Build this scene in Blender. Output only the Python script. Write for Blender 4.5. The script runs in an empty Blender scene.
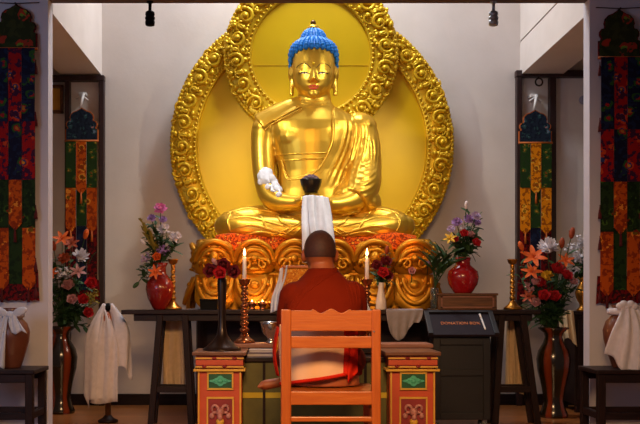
import bpy, bmesh, math, random
from mathutils import Vector, Matrix, Quaternion
from mathutils.bvhtree import BVHTree
rnd = random.Random(7)
PI = math.pi
SC = bpy.context.scene
COL = SC.collection
V = Vector
CAMZ = 0.87

def W(px, py, Y):
    """a point of the place: metres right, away, up, from a measured direction and its distance"""
    return V(((px - 277.5) * Y / 1000.0, Y, CAMZ - (py - 297.0) * Y / 1000.0))

# ------------------------------------------------------------------ materials
def lin(h):
    h = h.lstrip('#')
    out = []
    for i in (0, 2, 4):
        c = int(h[i:i + 2], 16) / 255.0
        out.append(c / 12.92 if c <= 0.04045 else ((c + 0.055) / 1.055) ** 2.4)
    return (out[0], out[1], out[2], 1.0)

def newmat(name):
    m = bpy.data.materials.new(name)
    m.use_nodes = True
    nt = m.node_tree
    b = nt.nodes['Principled BSDF']
    return m, nt, b

def ramp(nt, stops, interp='LINEAR'):
    r = nt.nodes.new('ShaderNodeValToRGB')
    r.color_ramp.interpolation = interp
    el = r.color_ramp.elements
    while len(el) > 1:
        el.remove(el[-1])
    el[0].position = stops[0][0]; el[0].color = stops[0][1]
    for p, c in stops[1:]:
        e = el.new(p); e.color = c
    return r

def coords(nt, scale=(1, 1, 1)):
    tc = nt.nodes.new('ShaderNodeTexCoord')
    mp = nt.nodes.new('ShaderNodeMapping')
    mp.inputs['Scale'].default_value = scale
    nt.links.new(tc.outputs['Object'], mp.inputs['Vector'])
    return mp.outputs['Vector']

def noisy(name, c1, c2, scale=8, rough=0.6, metal=0.0, bump=0.0, bscale=None, stretch=(1, 1, 1), spec=None, sheen=0.0, coat=0.0, detail=4):
    m, nt, b = newmat(name)
    vec = coords(nt, stretch)
    n = nt.nodes.new('ShaderNodeTexNoise')
    n.inputs['Scale'].default_value = scale
    n.inputs['Detail'].default_value = detail
    nt.links.new(vec, n.inputs['Vector'])
    r = ramp(nt, [(0.3, lin(c1)), (0.7, lin(c2))])
    nt.links.new(n.outputs['Fac'], r.inputs['Fac'])
    nt.links.new(r.outputs['Color'], b.inputs['Base Color'])
    b.inputs['Roughness'].default_value = rough
    b.inputs['Metallic'].default_value = metal
    if spec is not None: b.inputs['Specular IOR Level'].default_value = spec
    if sheen: b.inputs['Sheen Weight'].default_value = sheen
    if coat: b.inputs['Coat Weight'].default_value = coat; b.inputs['Coat Roughness'].default_value = 0.15
    if bump:
        n2 = nt.nodes.new('ShaderNodeTexNoise')
        n2.inputs['Scale'].default_value = bscale or scale * 4
        nt.links.new(vec, n2.inputs['Vector'])
        bp = nt.nodes.new('ShaderNodeBump')
        bp.inputs['Strength'].default_value = bump
        bp.inputs['Distance'].default_value = 0.01
        nt.links.new(n2.outputs['Fac'], bp.inputs['Height'])
        nt.links.new(bp.outputs['Normal'], b.inputs['Normal'])
    return m

def wood(name, c1, c2, axis=0, scale=6, rough=0.45, coat=0.0):
    st = [14, 14, 14]; st[axis] = 1.2
    return noisy(name, c1, c2, scale=scale, rough=rough, bump=0.08, bscale=scale * 2, stretch=tuple(st), coat=coat)

def brocade(name, base, accents, scale=22, rough=0.7, metal=0.0):
    m, nt, b = newmat(name)
    vec = coords(nt)
    vo = nt.nodes.new('ShaderNodeTexVoronoi')
    vo.inputs['Scale'].default_value = scale
    vo.inputs['Randomness'].default_value = 0.75
    nt.links.new(vec, vo.inputs['Vector'])
    n = nt.nodes.new('ShaderNodeTexNoise')
    n.inputs['Scale'].default_value = scale * 2.2
    nt.links.new(vec, n.inputs['Vector'])
    # petalled rings: distance disturbed by a fine noise
    ad = nt.nodes.new('ShaderNodeMath'); ad.operation = 'MULTIPLY_ADD'
    ad.inputs[1].default_value = 0.45; 
    nt.links.new(n.outputs['Fac'], ad.inputs[0]); nt.links.new(vo.outputs['Distance'], ad.inputs[2])
    r = ramp(nt, [(0.0, lin(accents[0])), (0.36, lin(accents[1])), (0.46, lin(accents[2 % len(accents)])), (0.60, lin(base))], 'CONSTANT')
    nt.links.new(ad.outputs[0], r.inputs['Fac'])
    n3 = nt.nodes.new('ShaderNodeTexNoise'); n3.inputs['Scale'].default_value = scale * 2.6; n3.inputs['Detail'].default_value = 5
    nt.links.new(vec, n3.inputs['Vector'])
    r3 = ramp(nt, [(0.0, (0, 0, 0, 1)), (0.53, (1, 1, 1, 1))], 'CONSTANT')
    nt.links.new(n3.outputs['Fac'], r3.inputs['Fac'])
    mx = nt.nodes.new('ShaderNodeMix'); mx.data_type = 'RGBA'
    nt.links.new(r3.outputs['Color'], mx.inputs[0])
    nt.links.new(r.outputs['Color'], mx.inputs[6])
    mx.inputs[7].default_value = lin(accents[-1])
    nt.links.new(mx.outputs[2], b.inputs['Base Color'])
    b.inputs['Roughness'].default_value = rough
    b.inputs['Metallic'].default_value = metal
    b.inputs['Specular IOR Level'].default_value = 0.12
    return m

def sheer(name, c, alpha=0.8, rough=0.8):
    m, nt, b = newmat(name)
    vec = coords(nt)
    n = nt.nodes.new('ShaderNodeTexNoise'); n.inputs['Scale'].default_value = 30
    nt.links.new(vec, n.inputs['Vector'])
    c1 = lin(c)
    r = ramp(nt, [(0.3, tuple(x * 0.88 for x in c1[:3]) + (1,)), (0.7, c1)])
    nt.links.new(n.outputs['Fac'], r.inputs['Fac'])
    nt.links.new(r.outputs['Color'], b.inputs['Base Color'])
    b.inputs['Roughness'].default_value = rough
    b.inputs['Alpha'].default_value = alpha
    b.inputs['Subsurface Weight'].default_value = 0.0
    return m

M = {}
M['plaster'] = noisy('white plaster', 'd6cbc4', 'dfd5cf', scale=3, rough=0.85, bump=0.06, bscale=40)
M['plaster_front'] = noisy('front wall plaster', 'c8c4cc', 'd2cdd4', scale=3, rough=0.85, bump=0.06, bscale=40)
M['ceiling'] = noisy('ceiling paint', 'c2b4a8', 'cabdb2', scale=4, rough=0.9)
M['groove'] = noisy('groove', '6a5348', '755d50', rough=0.8)
M['frame_wood'] = wood('dark frame timber', '22100f', '35191a', axis=2, rough=0.5)
M['dark_wood_x'] = wood('dark table wood', '170d0e', '2a1918', axis=0, rough=0.45)
M['dark_wood_z'] = wood('dark leg wood', '170b0b', '281412', axis=2, rough=0.5)
for k_ in ('dark_wood_x', 'dark_wood_z'): M[k_].node_tree.nodes['Principled BSDF'].inputs['Specular IOR Level'].default_value = .2
M['brown_wood'] = wood('brown box wood', '4a2a14', '6e4320', axis=0, rough=0.4)
M['chair_wood_x'] = wood('orange chair wood rail', 'ae5210', 'c0641c', axis=0, rough=0.38, coat=0.15)
M['chair_wood_z'] = wood('orange chair wood post', 'aa4e0e', 'bc601a', axis=2, rough=0.38, coat=0.15)
M['plank_wood'] = wood('pinkish plank', '7a4a38', '94604c', axis=0, rough=0.5)
M['black'] = noisy('black paint', '040404', '080708', rough=0.6, spec=.1)
M['grey_metal'] = noisy('grey metal', '8c9096', 'a0a4aa', rough=0.35, metal=0.7)
M['white_paint'] = noisy('white paint', 'd8d4d2', 'e4e0de', rough=0.5)
M['white_plastic'] = noisy('white plastic', 'e0dcd8', 'ebe8e4', rough=0.4)
M['gold'] = noisy('statue gold', 'd6a834', 'e0b642', scale=5, rough=0.34, metal=0.82, bump=0.03, bscale=30)
M['gold_robe'] = noisy('robe gold', 'cc9e30', 'daae3e', scale=7, rough=0.36, metal=0.78, bump=0.05, bscale=40)
M['gold_relief'] = noisy('relief gold', 'd6a812', 'e6be20', scale=14, rough=0.36, metal=0.45, bump=0.15, bscale=60)
M['gold_panel'] = noisy('yellow gold panel', 'e0b600', 'eac002', scale=3, rough=0.38, metal=0.2)
M['gold_throne_lit'] = noisy('warm-lit throne gold', 'b87812', 'c88e1c', scale=9, rough=0.42, metal=0.66, bump=0.12, bscale=40)  # same gold as the statue, orange light mixed into its colour
M['hair_blue'] = noisy('blue hair paint', '0a6fc4', '1284dc', scale=30, rough=0.5)
M['finial'] = noisy('finial brown', '5c3a10', '70481a', rough=0.35, metal=0.5)
M['eye_white'] = noisy('eye white', 'e6dcc4', 'eee6d0', rough=0.4)
M['ink'] = noisy('dark line paint', '3a2208', '4a2c0c', rough=0.5)
M['lip_red'] = noisy('lip paint', 'c23a26', 'cc4630', rough=0.45)
M['bowl_dark'] = noisy('dark bowl', '14120f', '1f1b17', rough=0.3, metal=0.3)
M['grain'] = noisy('grain', '4a3a48', '65505c', scale=60, rough=0.8)
M['khata'] = sheer('white silk', 'ced2e2', 0.96)
M['khata_sheer'] = sheer('sheer white silk', 'ece4ea', 0.86)
M['khata_grey'] = sheer('grey white silk', 'b0a8b0', 0.55)
M['khata_cream'] = sheer('cream silk', 'd8b890', 0.92)
M['orange_brocade'] = brocade('orange brocade', 'cc5206', ['e08a1c', 'e09a2c', '8c3004', '7a2804'], 26, 0.75)
M['gold_brocade'] = brocade('gold brocade', 'cc7c18', ['d89a2c', 'a04a0c', 'dca840', 'b4600e'], 40, 0.6)
M['brass'] = noisy('brass', 'a8702c', 'c08838', scale=20, rough=0.3, metal=0.9)
M['copper'] = noisy('copper brass', '9a5a34', 'b87448', scale=20, rough=0.25, metal=0.9)
M['silver'] = noisy('silver', 'b8b8b8', 'd0d0d0', rough=0.2, metal=0.95)
M['wax'] = noisy('white wax', 'eae4e0', 'f2ecea', rough=0.5)
M['red_glaze'] = noisy('red glaze', '8c0c14', 'a4141c', scale=6, rough=0.25, coat=0.3)
M['red_glaze_dark'] = noisy('dark red glaze', '781410', '8c1c14', scale=6, rough=0.22, coat=0.3)
M['white_glaze'] = noisy('white glaze', 'd8c8be', 'e4d6cc', rough=0.3)
M['dark_glaze'] = noisy('dark vase metal', '241812', '38261c', scale=8, rough=0.3, metal=0.5)
M['clay'] = noisy('brown clay', '5c3020', '74402a', rough=0.35, coat=0.2)
M['robe_red'] = noisy('maroon robe', '6a1804', '781f06', scale=5, rough=0.85, spec=.1, bump=0.25, bscale=12)
M['robe_bright'] = noisy('bright red cloth', 'b81c0c', 'cc2812', scale=8, rough=0.8, spec=.1, bump=0.1, bscale=20)
M['beige_cloth'] = noisy('beige cloth', 'e0b088', 'e8ba92', scale=4, rough=0.85, bump=0.06, bscale=14)
M['skin'] = noisy('brown skin', '8e4620', '9e522a', scale=10, rough=0.5)
M['skin_foot'] = M['skin']
M['stubble_shaded'] = noisy('shaved hair in shade', '38180c', '421e10', scale=80, rough=0.7)  # cropped hair, its brown deepened for the back-lit head's shade
M['choktse_red'] = noisy('painted orange red', 'b0401c', 'c04c24', scale=10, rough=0.5)
M['choktse_deep'] = noisy('painted deep red', '7c1a1c', '8c2224', scale=12, rough=0.55)
M['choktse_yellow'] = noisy('yellow trim paint', 'c8942c', 'd8a83c', scale=14, rough=0.5)
M['choktse_green'] = noisy('green panel', '06482c', '0a5634', scale=14, rough=0.5)
M['choktse_mint'] = noisy('pale green carving', '3c9a7c', '4cae8e', scale=20, rough=0.5)
M['choktse_pink'] = noisy('pink grey carving', 'a86c64', 'b87c74', scale=30, rough=0.5)
M['choktse_top'] = wood('brown desk top', '5e3420', '7a4a30', axis=0, rough=0.4)
M['olive'] = noisy('olive cabinet', '4c4612', '625a1e', scale=8, rough=0.5)
M['yellow_cloth'] = noisy('yellow cloth', 'b09420', 'c4a82c', rough=0.8)
M['paper_grey'] = noisy('paper', 'a89c98', 'b8aca8', rough=0.8)
M['purple_cloth'] = noisy('purple cover', '4a3a50', '5a4862', rough=0.8)
M['letter'] = noisy('orange lettering', 'c4743c', 'cc7c44', rough=0.6)
M['navy_cabinet'] = noisy('navy black lacquer', '0c0a10', '141118', rough=0.45)
M['navy_slope'] = noisy('navy slope', '1a141e', '221a26', rough=0.6, spec=.2)
# glass
m, nt, b = newmat('clear glass'); b.inputs['Transmission Weight'].default_value = 0.95; b.inputs['Roughness'].default_value = 0.05
b.inputs['Base Color'].default_value = (0.85, 0.9, 0.85, 1); M['glass'] = m
m, nt, b = newmat('flame'); b.inputs['Base Color'].default_value = (1, .5, .1, 1)
b.inputs['Emission Color'].default_value = (1, .62, .25, 1); b.inputs['Emission Strength'].default_value = 9; M['flame'] = m
# striped floor-vase glaze
def vase_glaze():
    m, nt, b = newmat('amber and dark striped vase glaze')
    tc = nt.nodes.new('ShaderNodeTexCoord')
    sp = nt.nodes.new('ShaderNodeSeparateXYZ'); nt.links.new(tc.outputs['Object'], sp.inputs[0])
    at = nt.nodes.new('ShaderNodeMath'); at.operation = 'ARCTAN2'
    nt.links.new(sp.outputs['Y'], at.inputs[0]); nt.links.new(sp.outputs['X'], at.inputs[1])
    mu = nt.nodes.new('ShaderNodeMath'); mu.operation = 'MULTIPLY'; mu.inputs[1].default_value = 5
    nt.links.new(at.outputs[0], mu.inputs[0])
    sn = nt.nodes.new('ShaderNodeMath'); sn.operation = 'SINE'; nt.links.new(mu.outputs[0], sn.inputs[0])
    r = ramp(nt, [(0.0, lin('1c1406')), (0.60, lin('2a1c08')), (0.78, lin('6a240e')), (1.0, lin('7e3010'))])
    ma = nt.nodes.new('ShaderNodeMapRange'); ma.inputs['From Min'].default_value = -1
    nt.links.new(sn.outputs[0], ma.inputs['Value']); nt.links.new(ma.outputs[0], r.inputs['Fac'])
    nt.links.new(r.outputs['Color'], b.inputs['Base Color'])
    b.inputs['Roughness'].default_value = 0.2; b.inputs['Coat Weight'].default_value = 0.3
    return m
M['vase_glaze'] = vase_glaze()
# floor planks
def floor_mat():
    m, nt, b = newmat('floor planks')
    vec = coords(nt)
    br = nt.nodes.new('ShaderNodeTexBrick')
    br.inputs['Scale'].default_value = 1.0
    br.inputs['Brick Width'].default_value = 1.6; br.inputs['Row Height'].default_value = 0.11
    br.inputs['Mortar Size'].default_value = 0.003
    br.inputs['Color1'].default_value = lin('8e5228'); br.inputs['Color2'].default_value = lin('a3622f')
    br.inputs['Mortar'].default_value = lin('3a1e10')
    nt.links.new(vec, br.inputs['Vector'])
    nt.links.new(br.outputs['Color'], b.inputs['Base Color'])
    b.inputs['Roughness'].default_value = 0.3
    return m
M['floor'] = floor_mat()
# brocades
M['b_red'] = brocade('red brocade', '9a1014', ['d08428', '2c3a6a', 'c0401c', '3c1230'], 12)
M['b_navy'] = brocade('navy brocade', '14142c', ['b06a24', '9a1c20', '2c5420', '1a2440'], 12)
M['b_dkred'] = brocade('dark red brocade', '6c0c10', ['a0501c', '3c0c10', '581418', '2c0c10'], 18)
M['b_orange'] = brocade('orange strip brocade', 'bc500e', ['7a2408', '6c5410', 'e08a2c', '8a300a'], 13)
M['b_amber'] = brocade('amber strip brocade', 'e0860c', ['8c2c08', '8c6a14', 'f0ac34', '9c5008'], 15)
M['b_green'] = brocade('dark green brocade', '203414', ['8a6c20', '7a2014', '3c5a1c', '14240e'], 13)
M['b_leaf'] = brocade('leaf green brocade', '24381a', ['a89430', '7a4a1c', '3c5c20', '1e3a14'], 18)
M['b_cap'] = brocade('dark cap brocade', '2a3016', ['d8802c', '6c8a2c', '9c3420', '343a1a'], 9)
M['b_bluecap'] = brocade('blue floral cap', '1e2838', ['b87868', '66788c', '2c4a4c', '161e2c'], 17)
M['b_border'] = noisy('orange border', 'b85814', 'c86818', rough=0.7)
M['tassel'] = noisy('dark red tassel', '4a0c10', '5e1216', rough=0.9)
FL = {}
for k, c1, c2 in [('pink', 'c85a9c', 'dc80b4'), ('lavender', 'a890b8', 'c4b0cc'), ('white', 'd4ccd4', 'e8e2e6'), ('red', 'a80c18', 'c41826'),
                  ('darkred', '5c0614', '780c1c'), ('orange', 'cc5214', 'e0681c'), ('yellow', 'd0a01c', 'e0b42c'), ('olive', '8c7c28', 'a08c34'),
                  ('palepink', 'bc8084', 'cc989a'), ('purple', '8a66a0', 'a480b8'), ('rust', '8c3414', 'a44418'), ('green', '24401c', '345426'), ('leaf', '1e3a18', '2c5022')]:
    FL[k] = noisy(k + ' petal', c1, c2, scale=40, rough=0.7)

# ------------------------------------------------------------------ mesh builder
class MB:
    def __init__(s):
        s.v = []; s.f = []; s.sm = []
    def add(s, vs, fs, smooth=True):
        o = len(s.v)
        s.v.extend(V(p) for p in vs)
        s.f.extend(tuple(i + o for i in f) for f in fs)
        s.sm.extend([smooth] * len(fs))
        return s
    def box(s, x0, x1, y0, y1, z0, z1, rot=None, piv=None):
        vs = [V((x, y, z)) for x in (x0, x1) for y in (y0, y1) for z in (z0, z1)]
        if rot is not None:
            piv = piv or V(((x0 + x1) / 2, (y0 + y1) / 2, (z0 + z1) / 2))
            vs = [rot @ (p - piv) + piv for p in vs]
        return s.add(vs, [(0, 1, 3, 2), (4, 6, 7, 5), (0, 4, 5, 1), (2, 3, 7, 6), (0, 2, 6, 4), (1, 5, 7, 3)], False)
    def bar(s, a, b, w, d):
        """square bar from a to b; w across (x), d in depth (y)"""
        a, b = V(a), V(b)
        wx = V((w / 2, 0, 0)); dy = V((0, d / 2, 0))
        if abs((b - a).x) > abs((b - a).z): wx = V((0, 0, w / 2))
        vs = [a - wx - dy, a + wx - dy, a + wx + dy, a - wx + dy, b - wx - dy, b + wx - dy, b + wx + dy, b - wx + dy]
        return s.add(vs, [(3, 2, 1, 0), (4, 5, 6, 7), (0, 1, 5, 4), (1, 2, 6, 5), (2, 3, 7, 6), (3, 0, 4, 7)], False)
    def prism(s, pts, y0, y1):
        """outline of (x, z), thickness along y"""
        n = len(pts)
        vs = [(x, y0, z) for x, z in pts] + [(x, y1, z) for x, z in pts]
        fs = [tuple(range(n)), tuple(range(2 * n - 1, n - 1, -1))]
        fs += [(i, i + n, (i + 1) % n + n, (i + 1) % n) for i in range(n)]
        return s.add(vs, fs, False)
    def prism_x(s, pts, x0, x1):
        """outline of (y, z), thickness along x"""
        n = len(pts)
        vs = [(x0, y, z) for y, z in pts] + [(x1, y, z) for y, z in pts]
        fs = [tuple(range(n)), tuple(range(2 * n - 1, n - 1, -1))]
        fs += [(i, i + n, (i + 1) % n + n, (i + 1) % n) for i in range(n)]
        return s.add(vs, fs, False)
    def lathe(s, prof, c, seg=24, cap=True):
        """prof of (radius, z) round the vertical through c"""
        c = V(c); vs = []; fs = []
        n = len(prof)
        for r, z in prof:
            for k in range(seg):
                a = 2 * PI * k / seg
                vs.append(c + V((r * math.cos(a), r * math.sin(a), z)))
        for i in range(n - 1):
            for k in range(seg):
                k2 = (k + 1) % seg
                fs.append((i * seg + k, i * seg + k2, (i + 1) * seg + k2, (i + 1) * seg + k))
        if cap:
            fs.append(tuple(range(seg - 1, -1, -1))); fs.append(tuple((n - 1) * seg + k for k in range(seg)))
        return s.add(vs, fs)
    def loft(s, secs, seg=28, p=2.0):
        """secs of (cx, cy, cz, rx, ry): stacked level ovals"""
        vs = []; fs = []; n = len(secs)
        for cx, cy, cz, rx, ry in secs:
            for k in range(seg):
                a = 2 * PI * k / seg
                ca, sa = math.cos(a), math.sin(a)
                vs.append((cx + rx * math.copysign(abs(ca) ** (2 / p), ca), cy + ry * math.copysign(abs(sa) ** (2 / p), sa), cz))
        for i in range(n - 1):
            for k in range(seg):
                k2 = (k + 1) % seg
                fs.append((i * seg + k, i * seg + k2, (i + 1) * seg + k2, (i + 1) * seg + k))
        fs.append(tuple(range(seg - 1, -1, -1))); fs.append(tuple((n - 1) * seg + k for k in range(seg)))
        return s.add(vs, fs)
    def ell(s, c, r, rot=None, seg=12, ring=8):
        c = V(c)
        if isinstance(r, (int, float)): r = (r, r, r)
        vs = [V((0, 0, -r[2]))]; fs = []
        for i in range(1, ring):
            t = -PI / 2 + PI * i / ring
            for k in range(seg):
                a = 2 * PI * k / seg
                vs.append(V((r[0] * math.cos(t) * math.cos(a), r[1] * math.cos(t) * math.sin(a), r[2] * math.sin(t))))
        vs.append(V((0, 0, r[2])))
        for k in range(seg):
            k2 = (k + 1) % seg
            fs.append((0, 1 + k2, 1 + k))
            for i in range(ring - 2):
                a = 1 + i * seg
                fs.append((a + k, a + k2, a + seg + k2, a + seg + k))
            e = 1 + (ring - 2) * seg
            fs.append((e + k, e + k2, len(vs) - 1))
        if rot is not None: vs = [rot @ p for p in vs]
        return s.add([p + c for p in vs], fs)
    def tube(s, pts, rad, seg=8, closed=False, flat=1.0, nrm=None):
        pts = [V(p) for p in pts]; n = len(pts)
        if n < 2: return s
        if isinstance(rad, (int, float)): rad = [rad] * n
        vs = []; fs = []
        up = None
        for i in range(n):
            if closed: t = pts[(i + 1) % n] - pts[i - 1]
            else: t = pts[min(i + 1, n - 1)] - pts[max(i - 1, 0)]
            if t.length < 1e-9: t = V((0, 0, 1))
            t.normalize()
            if nrm is not None:
                up = V(nrm) - t * V(nrm).dot(t)
            elif up is None:
                up = t.orthogonal()
            else:
                up = up - t * up.dot(t)
            if up.length < 1e-6: up = t.orthogonal()
            up.normalize()
            sd = t.cross(up)
            for k in range(seg):
                a = 2 * PI * k / seg
                vs.append(pts[i] + (up * math.cos(a) * flat + sd * math.sin(a)) * rad[i])
        for i in range(n if closed else n - 1):
            j = (i + 1) % n
            for k in range(seg):
                k2 = (k + 1) % seg
                fs.append((i * seg + k, i * seg + k2, j * seg + k2, j * seg + k))
        if not closed:
            fs.append(tuple(range(seg - 1, -1, -1))); fs.append(tuple((n - 1) * seg + k for k in range(seg)))
        return s.add(vs, fs)
    def grid(s, fn, nu, nv, thick=0.0):
        vs = []; fs = []
        for i in range(nu + 1):
            for j in range(nv + 1):
                vs.append(V(fn(i / nu, j / nv)))
        for i in range(nu):
            for j in range(nv):
                a = i * (nv + 1) + j
                fs.append((a, a + 1, a + nv + 2, a + nv + 1))
        return s.add(vs, fs)
    def petal(s, base, d, up, L, w, curl=0.3, cup=0.2, nu=4):
        d = V(d).normalized(); up = V(up); up = (up - d * up.dot(d)).normalized(); sd = d.cross(up)
        base = V(base)
        def fn(u, v):
            wd = w * math.sin(PI * (0.12 + 0.80 * u)) ** 0.8
            x = (v - 0.5) * 2
            return base + d * (L * u) + sd * (x * wd * 0.5) + up * (curl * L * u * u + cup * w * x * x * (1 - .3 * u))
        return s.grid(fn, nu, 2)
    def build(s, name, mat, parent=None, origin=None, bevel=0.0, solid=0.0, sub=0):
        me = bpy.data.meshes.new(name)
        o = bpy.data.objects.new(name, me)
        if parent is not None: org = WL[parent.name]
        elif origin is not None: org = V(origin)
        else:
            xs = [p.x for p in s.v]; ys = [p.y for p in s.v]; zs = [p.z for p in s.v]
            org = V(((min(xs) + max(xs)) / 2, (min(ys) + max(ys)) / 2, min(zs)))
        me.from_pydata([tuple(p - org) for p in s.v], [], s.f)
        me.polygons.foreach_set('use_smooth', s.sm)
        me.validate()
        bm = bmesh.new(); bm.from_mesh(me)
        if len(bm.faces) < 60000: bmesh.ops.recalc_face_normals(bm, faces=bm.faces)
        bm.to_mesh(me); bm.free()
        me.materials.append(mat)
        COL.objects.link(o)
        WL[o.name] = org
        if parent is not None: o.parent = parent
        else: o.location = org
        if solid:
            md = o.modifiers.new('thickness', 'SOLIDIFY'); md.thickness = solid; md.offset = 0
        if bevel:
            md = o.modifiers.new('bevel', 'BEVEL'); md.width = bevel; md.segments = 2; md.limit_method = 'ANGLE'; md.angle_limit = math.radians(40)
        if sub:
            md = o.modifiers.new('sub', 'SUBSURF'); md.levels = sub; md.render_levels = sub
        return o
WL = {}

def tag(o, label, cat, group=None, kind=None):
    if label: o['label'] = label
    if cat: o['category'] = cat
    if group: o['group'] = group
    if kind: o['kind'] = kind
    return o
def thing(name, label, cat, loc, group=None):
    o = bpy.data.objects.new(name, None); COL.objects.link(o)
    o.location = V(loc); o.empty_display_size = 0.05
    WL[o.name] = V(loc)
    return tag(o, label, cat, group)
def struct(o):
    o['kind'] = 'structure'; return o

def remesh(mb, voxel, smooth=6, factor=0.5):
    """one continuous surface from overlapping closed shapes"""
    me = bpy.data.meshes.new('tmp'); me.from_pydata([tuple(p) for p in mb.v], [], mb.f)
    bm = bmesh.new(); bm.from_mesh(me); bmesh.ops.recalc_face_normals(bm, faces=bm.faces); bm.to_mesh(me); bm.free()
    o = bpy.data.objects.new('tmp', me); COL.objects.link(o)
    md = o.modifiers.new('r', 'REMESH'); md.mode = 'VOXEL'; md.voxel_size = voxel; md.adaptivity = 0
    md = o.modifiers.new('s', 'SMOOTH'); md.iterations = smooth; md.factor = factor
    dg = bpy.context.evaluated_depsgraph_get(); dg.update()
    ev = o.evaluated_get(dg)
    m2 = bpy.data.meshes.new_from_object(ev)
    out = MB()
    out.v = [v.co.copy() for v in m2.vertices]
    out.f = [tuple(p.vertices) for p in m2.polygons]
    out.sm = [True] * len(out.f)
    bpy.data.objects.remove(o); bpy.data.meshes.remove(me); bpy.data.meshes.remove(m2)
    return out
def bvh_of(mb):
    return BVHTree.FromPolygons(mb.v, mb.f)
def hit(bvh, px, py):
    d = V(((px - 277.5) / 1000, 1, -(py - 297) / 1000)).normalized()
    r = bvh.ray_cast(V((0, 0, CAMZ)), d)
    return r[0]
def spline(pts, n):
    """Catmull-Rom through points of any dimension"""
    P = [tuple(p) for p in pts]; P = [P[0]] + P + [P[-1]]
    out = []
    segs = len(P) - 3
    for i in range(n + 1):
        t = i / n * segs; k = min(int(t), segs - 1); t -= k
        a, b_, c, d = P[k:k + 4]
        out.append(tuple(0.5 * (2 * b_[j] + (c[j] - a[j]) * t + (2 * a[j] - 5 * b_[j] + 4 * c[j] - d[j]) * t * t + (3 * b_[j] - a[j] - 3 * c[j] + d[j]) * t ** 3) for j in range(len(a))))
    return out
def drape(mb, bvh, pts, r, n=24, lift=0.0, seg=6, taper=False):
    """a raised cord lying on a surface along a measured line"""
    hs = []
    for q in spline(pts, n):
        h = hit(bvh, q[0], q[1])
        if h is not None: hs.append(h + V((0, -lift, 0)))
    if len(hs) > 1:
        rr = [r * (0.35 + 0.65 * math.sin(PI * (i + .5) / len(hs)) if taper else 1) for i in range(len(hs))]
        mb.tube(hs, rr, seg)

# ------------------------------------------------------------------ the setting
BY = 8.06; PY = 6.17
def B(name, mat, x0, x1, y0, y1, z0, z1, parent=None, bevel=0):
    return MB().box(x0, x1, y0, y1, z0, z1).build(name, mat, parent, bevel=bevel)
struct(B('floor', M['floor'], -3.3, 3.9, -1.0, 8.2, -0.1, 0.0))
struct(B('wall_back', M['plaster'], -3.3, 3.9, BY, 8.2, 0, 4.5))
XL, XR = -1.415, 1.945
struct(B('wall_front_left', M['plaster_front'], -3.3, XL, PY, 6.29, 0, 2.712))
struct(B('wall_front_right', M['plaster_front'], XR - .02, 3.9, PY, 6.29, 0, 2.712))
struct(B('wall_header', noisy('header paint', '5e4a44', '66524a', rough=.9), -3.3, 3.9, PY, 6.27, 2.712, 4.5))
struct(B('ceiling', M['ceiling'], -3.3, 3.9, -1.0, PY, 2.712, 2.85))
struct(B('ceiling_well', M['ceiling'], XL - .1, XR + .1, 6.27, BY, 4.5, 4.6))
struct(B('trim_1', M['plaster'], XL - .33, XL, 6.27, BY, 2.655, 2.92))
struct(B('trim_2', M['plaster'], XR + .01, XR + .34, 6.27, BY, 2.655, 2.92))
struct(B('trim_3', M['groove'], XR + .018, XR + .1, 6.27, BY, 2.92, 2.935))
struct(B('wall_well_left', M['plaster'], XL - .1, XL, 6.27, BY, 2.92, 4.5))
struct(B('wall_well_right', M['plaster'], XR + .012, XR + .1, 6.27, BY, 2.935, 4.5))
struct(B('ceiling_left', M['ceiling'], -3.3, XL - .1, 6.27, BY, 3.1, 3.2))
struct(B('ceiling_right', M['ceiling'], XR + .1, 3.9, 6.27, BY, 3.1, 3.2))
struct(B('wall_left', M['plaster'], -3.4, -3.3, -1.0, 8.2, 0, 3.2))
struct(B('wall_right', M['plaster'], 3.9, 4.0, -1.0, 8.2, 0, 3.2))
struct(B('baseboard_back', M['dark_wood_x'], -3.3, 3.9, BY - .02, BY, 0, 0.09))
# dark timber door frames on the back wall
def tframe(name, verts, x0, x1, ytop, ybot):
    root = thing(name, None, None, W((x0 + x1) / 2, 405, BY).xy.to_3d()); root['kind'] = 'structure'
    Y0, Y1 = BY - .07, BY
    a, b_ = W(x0, ytop, Y0), W(x1, ybot, Y0)
    MB().box(a.x, b_.x, Y0, Y1, b_.z, a.z).build('top_rail', M['frame_wood'], root, bevel=.004)
    for u, v in verts:
        MB().box(W(u, 0, Y0).x, W(v, 0, Y0).x, Y0 + .004, Y1, 0, b_.z).build('upright', M['frame_wood'], root, bevel=.004)
    return root
tframe('door_1', [(98.5, 103.8), (64.5, 69.5), (-60, -54)], -60, 104, 75, 80.5)
tframe('door_2', [(517, 522.5), (550, 556.5), (690, 696)], 516.5, 696, 70, 76.5)

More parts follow.
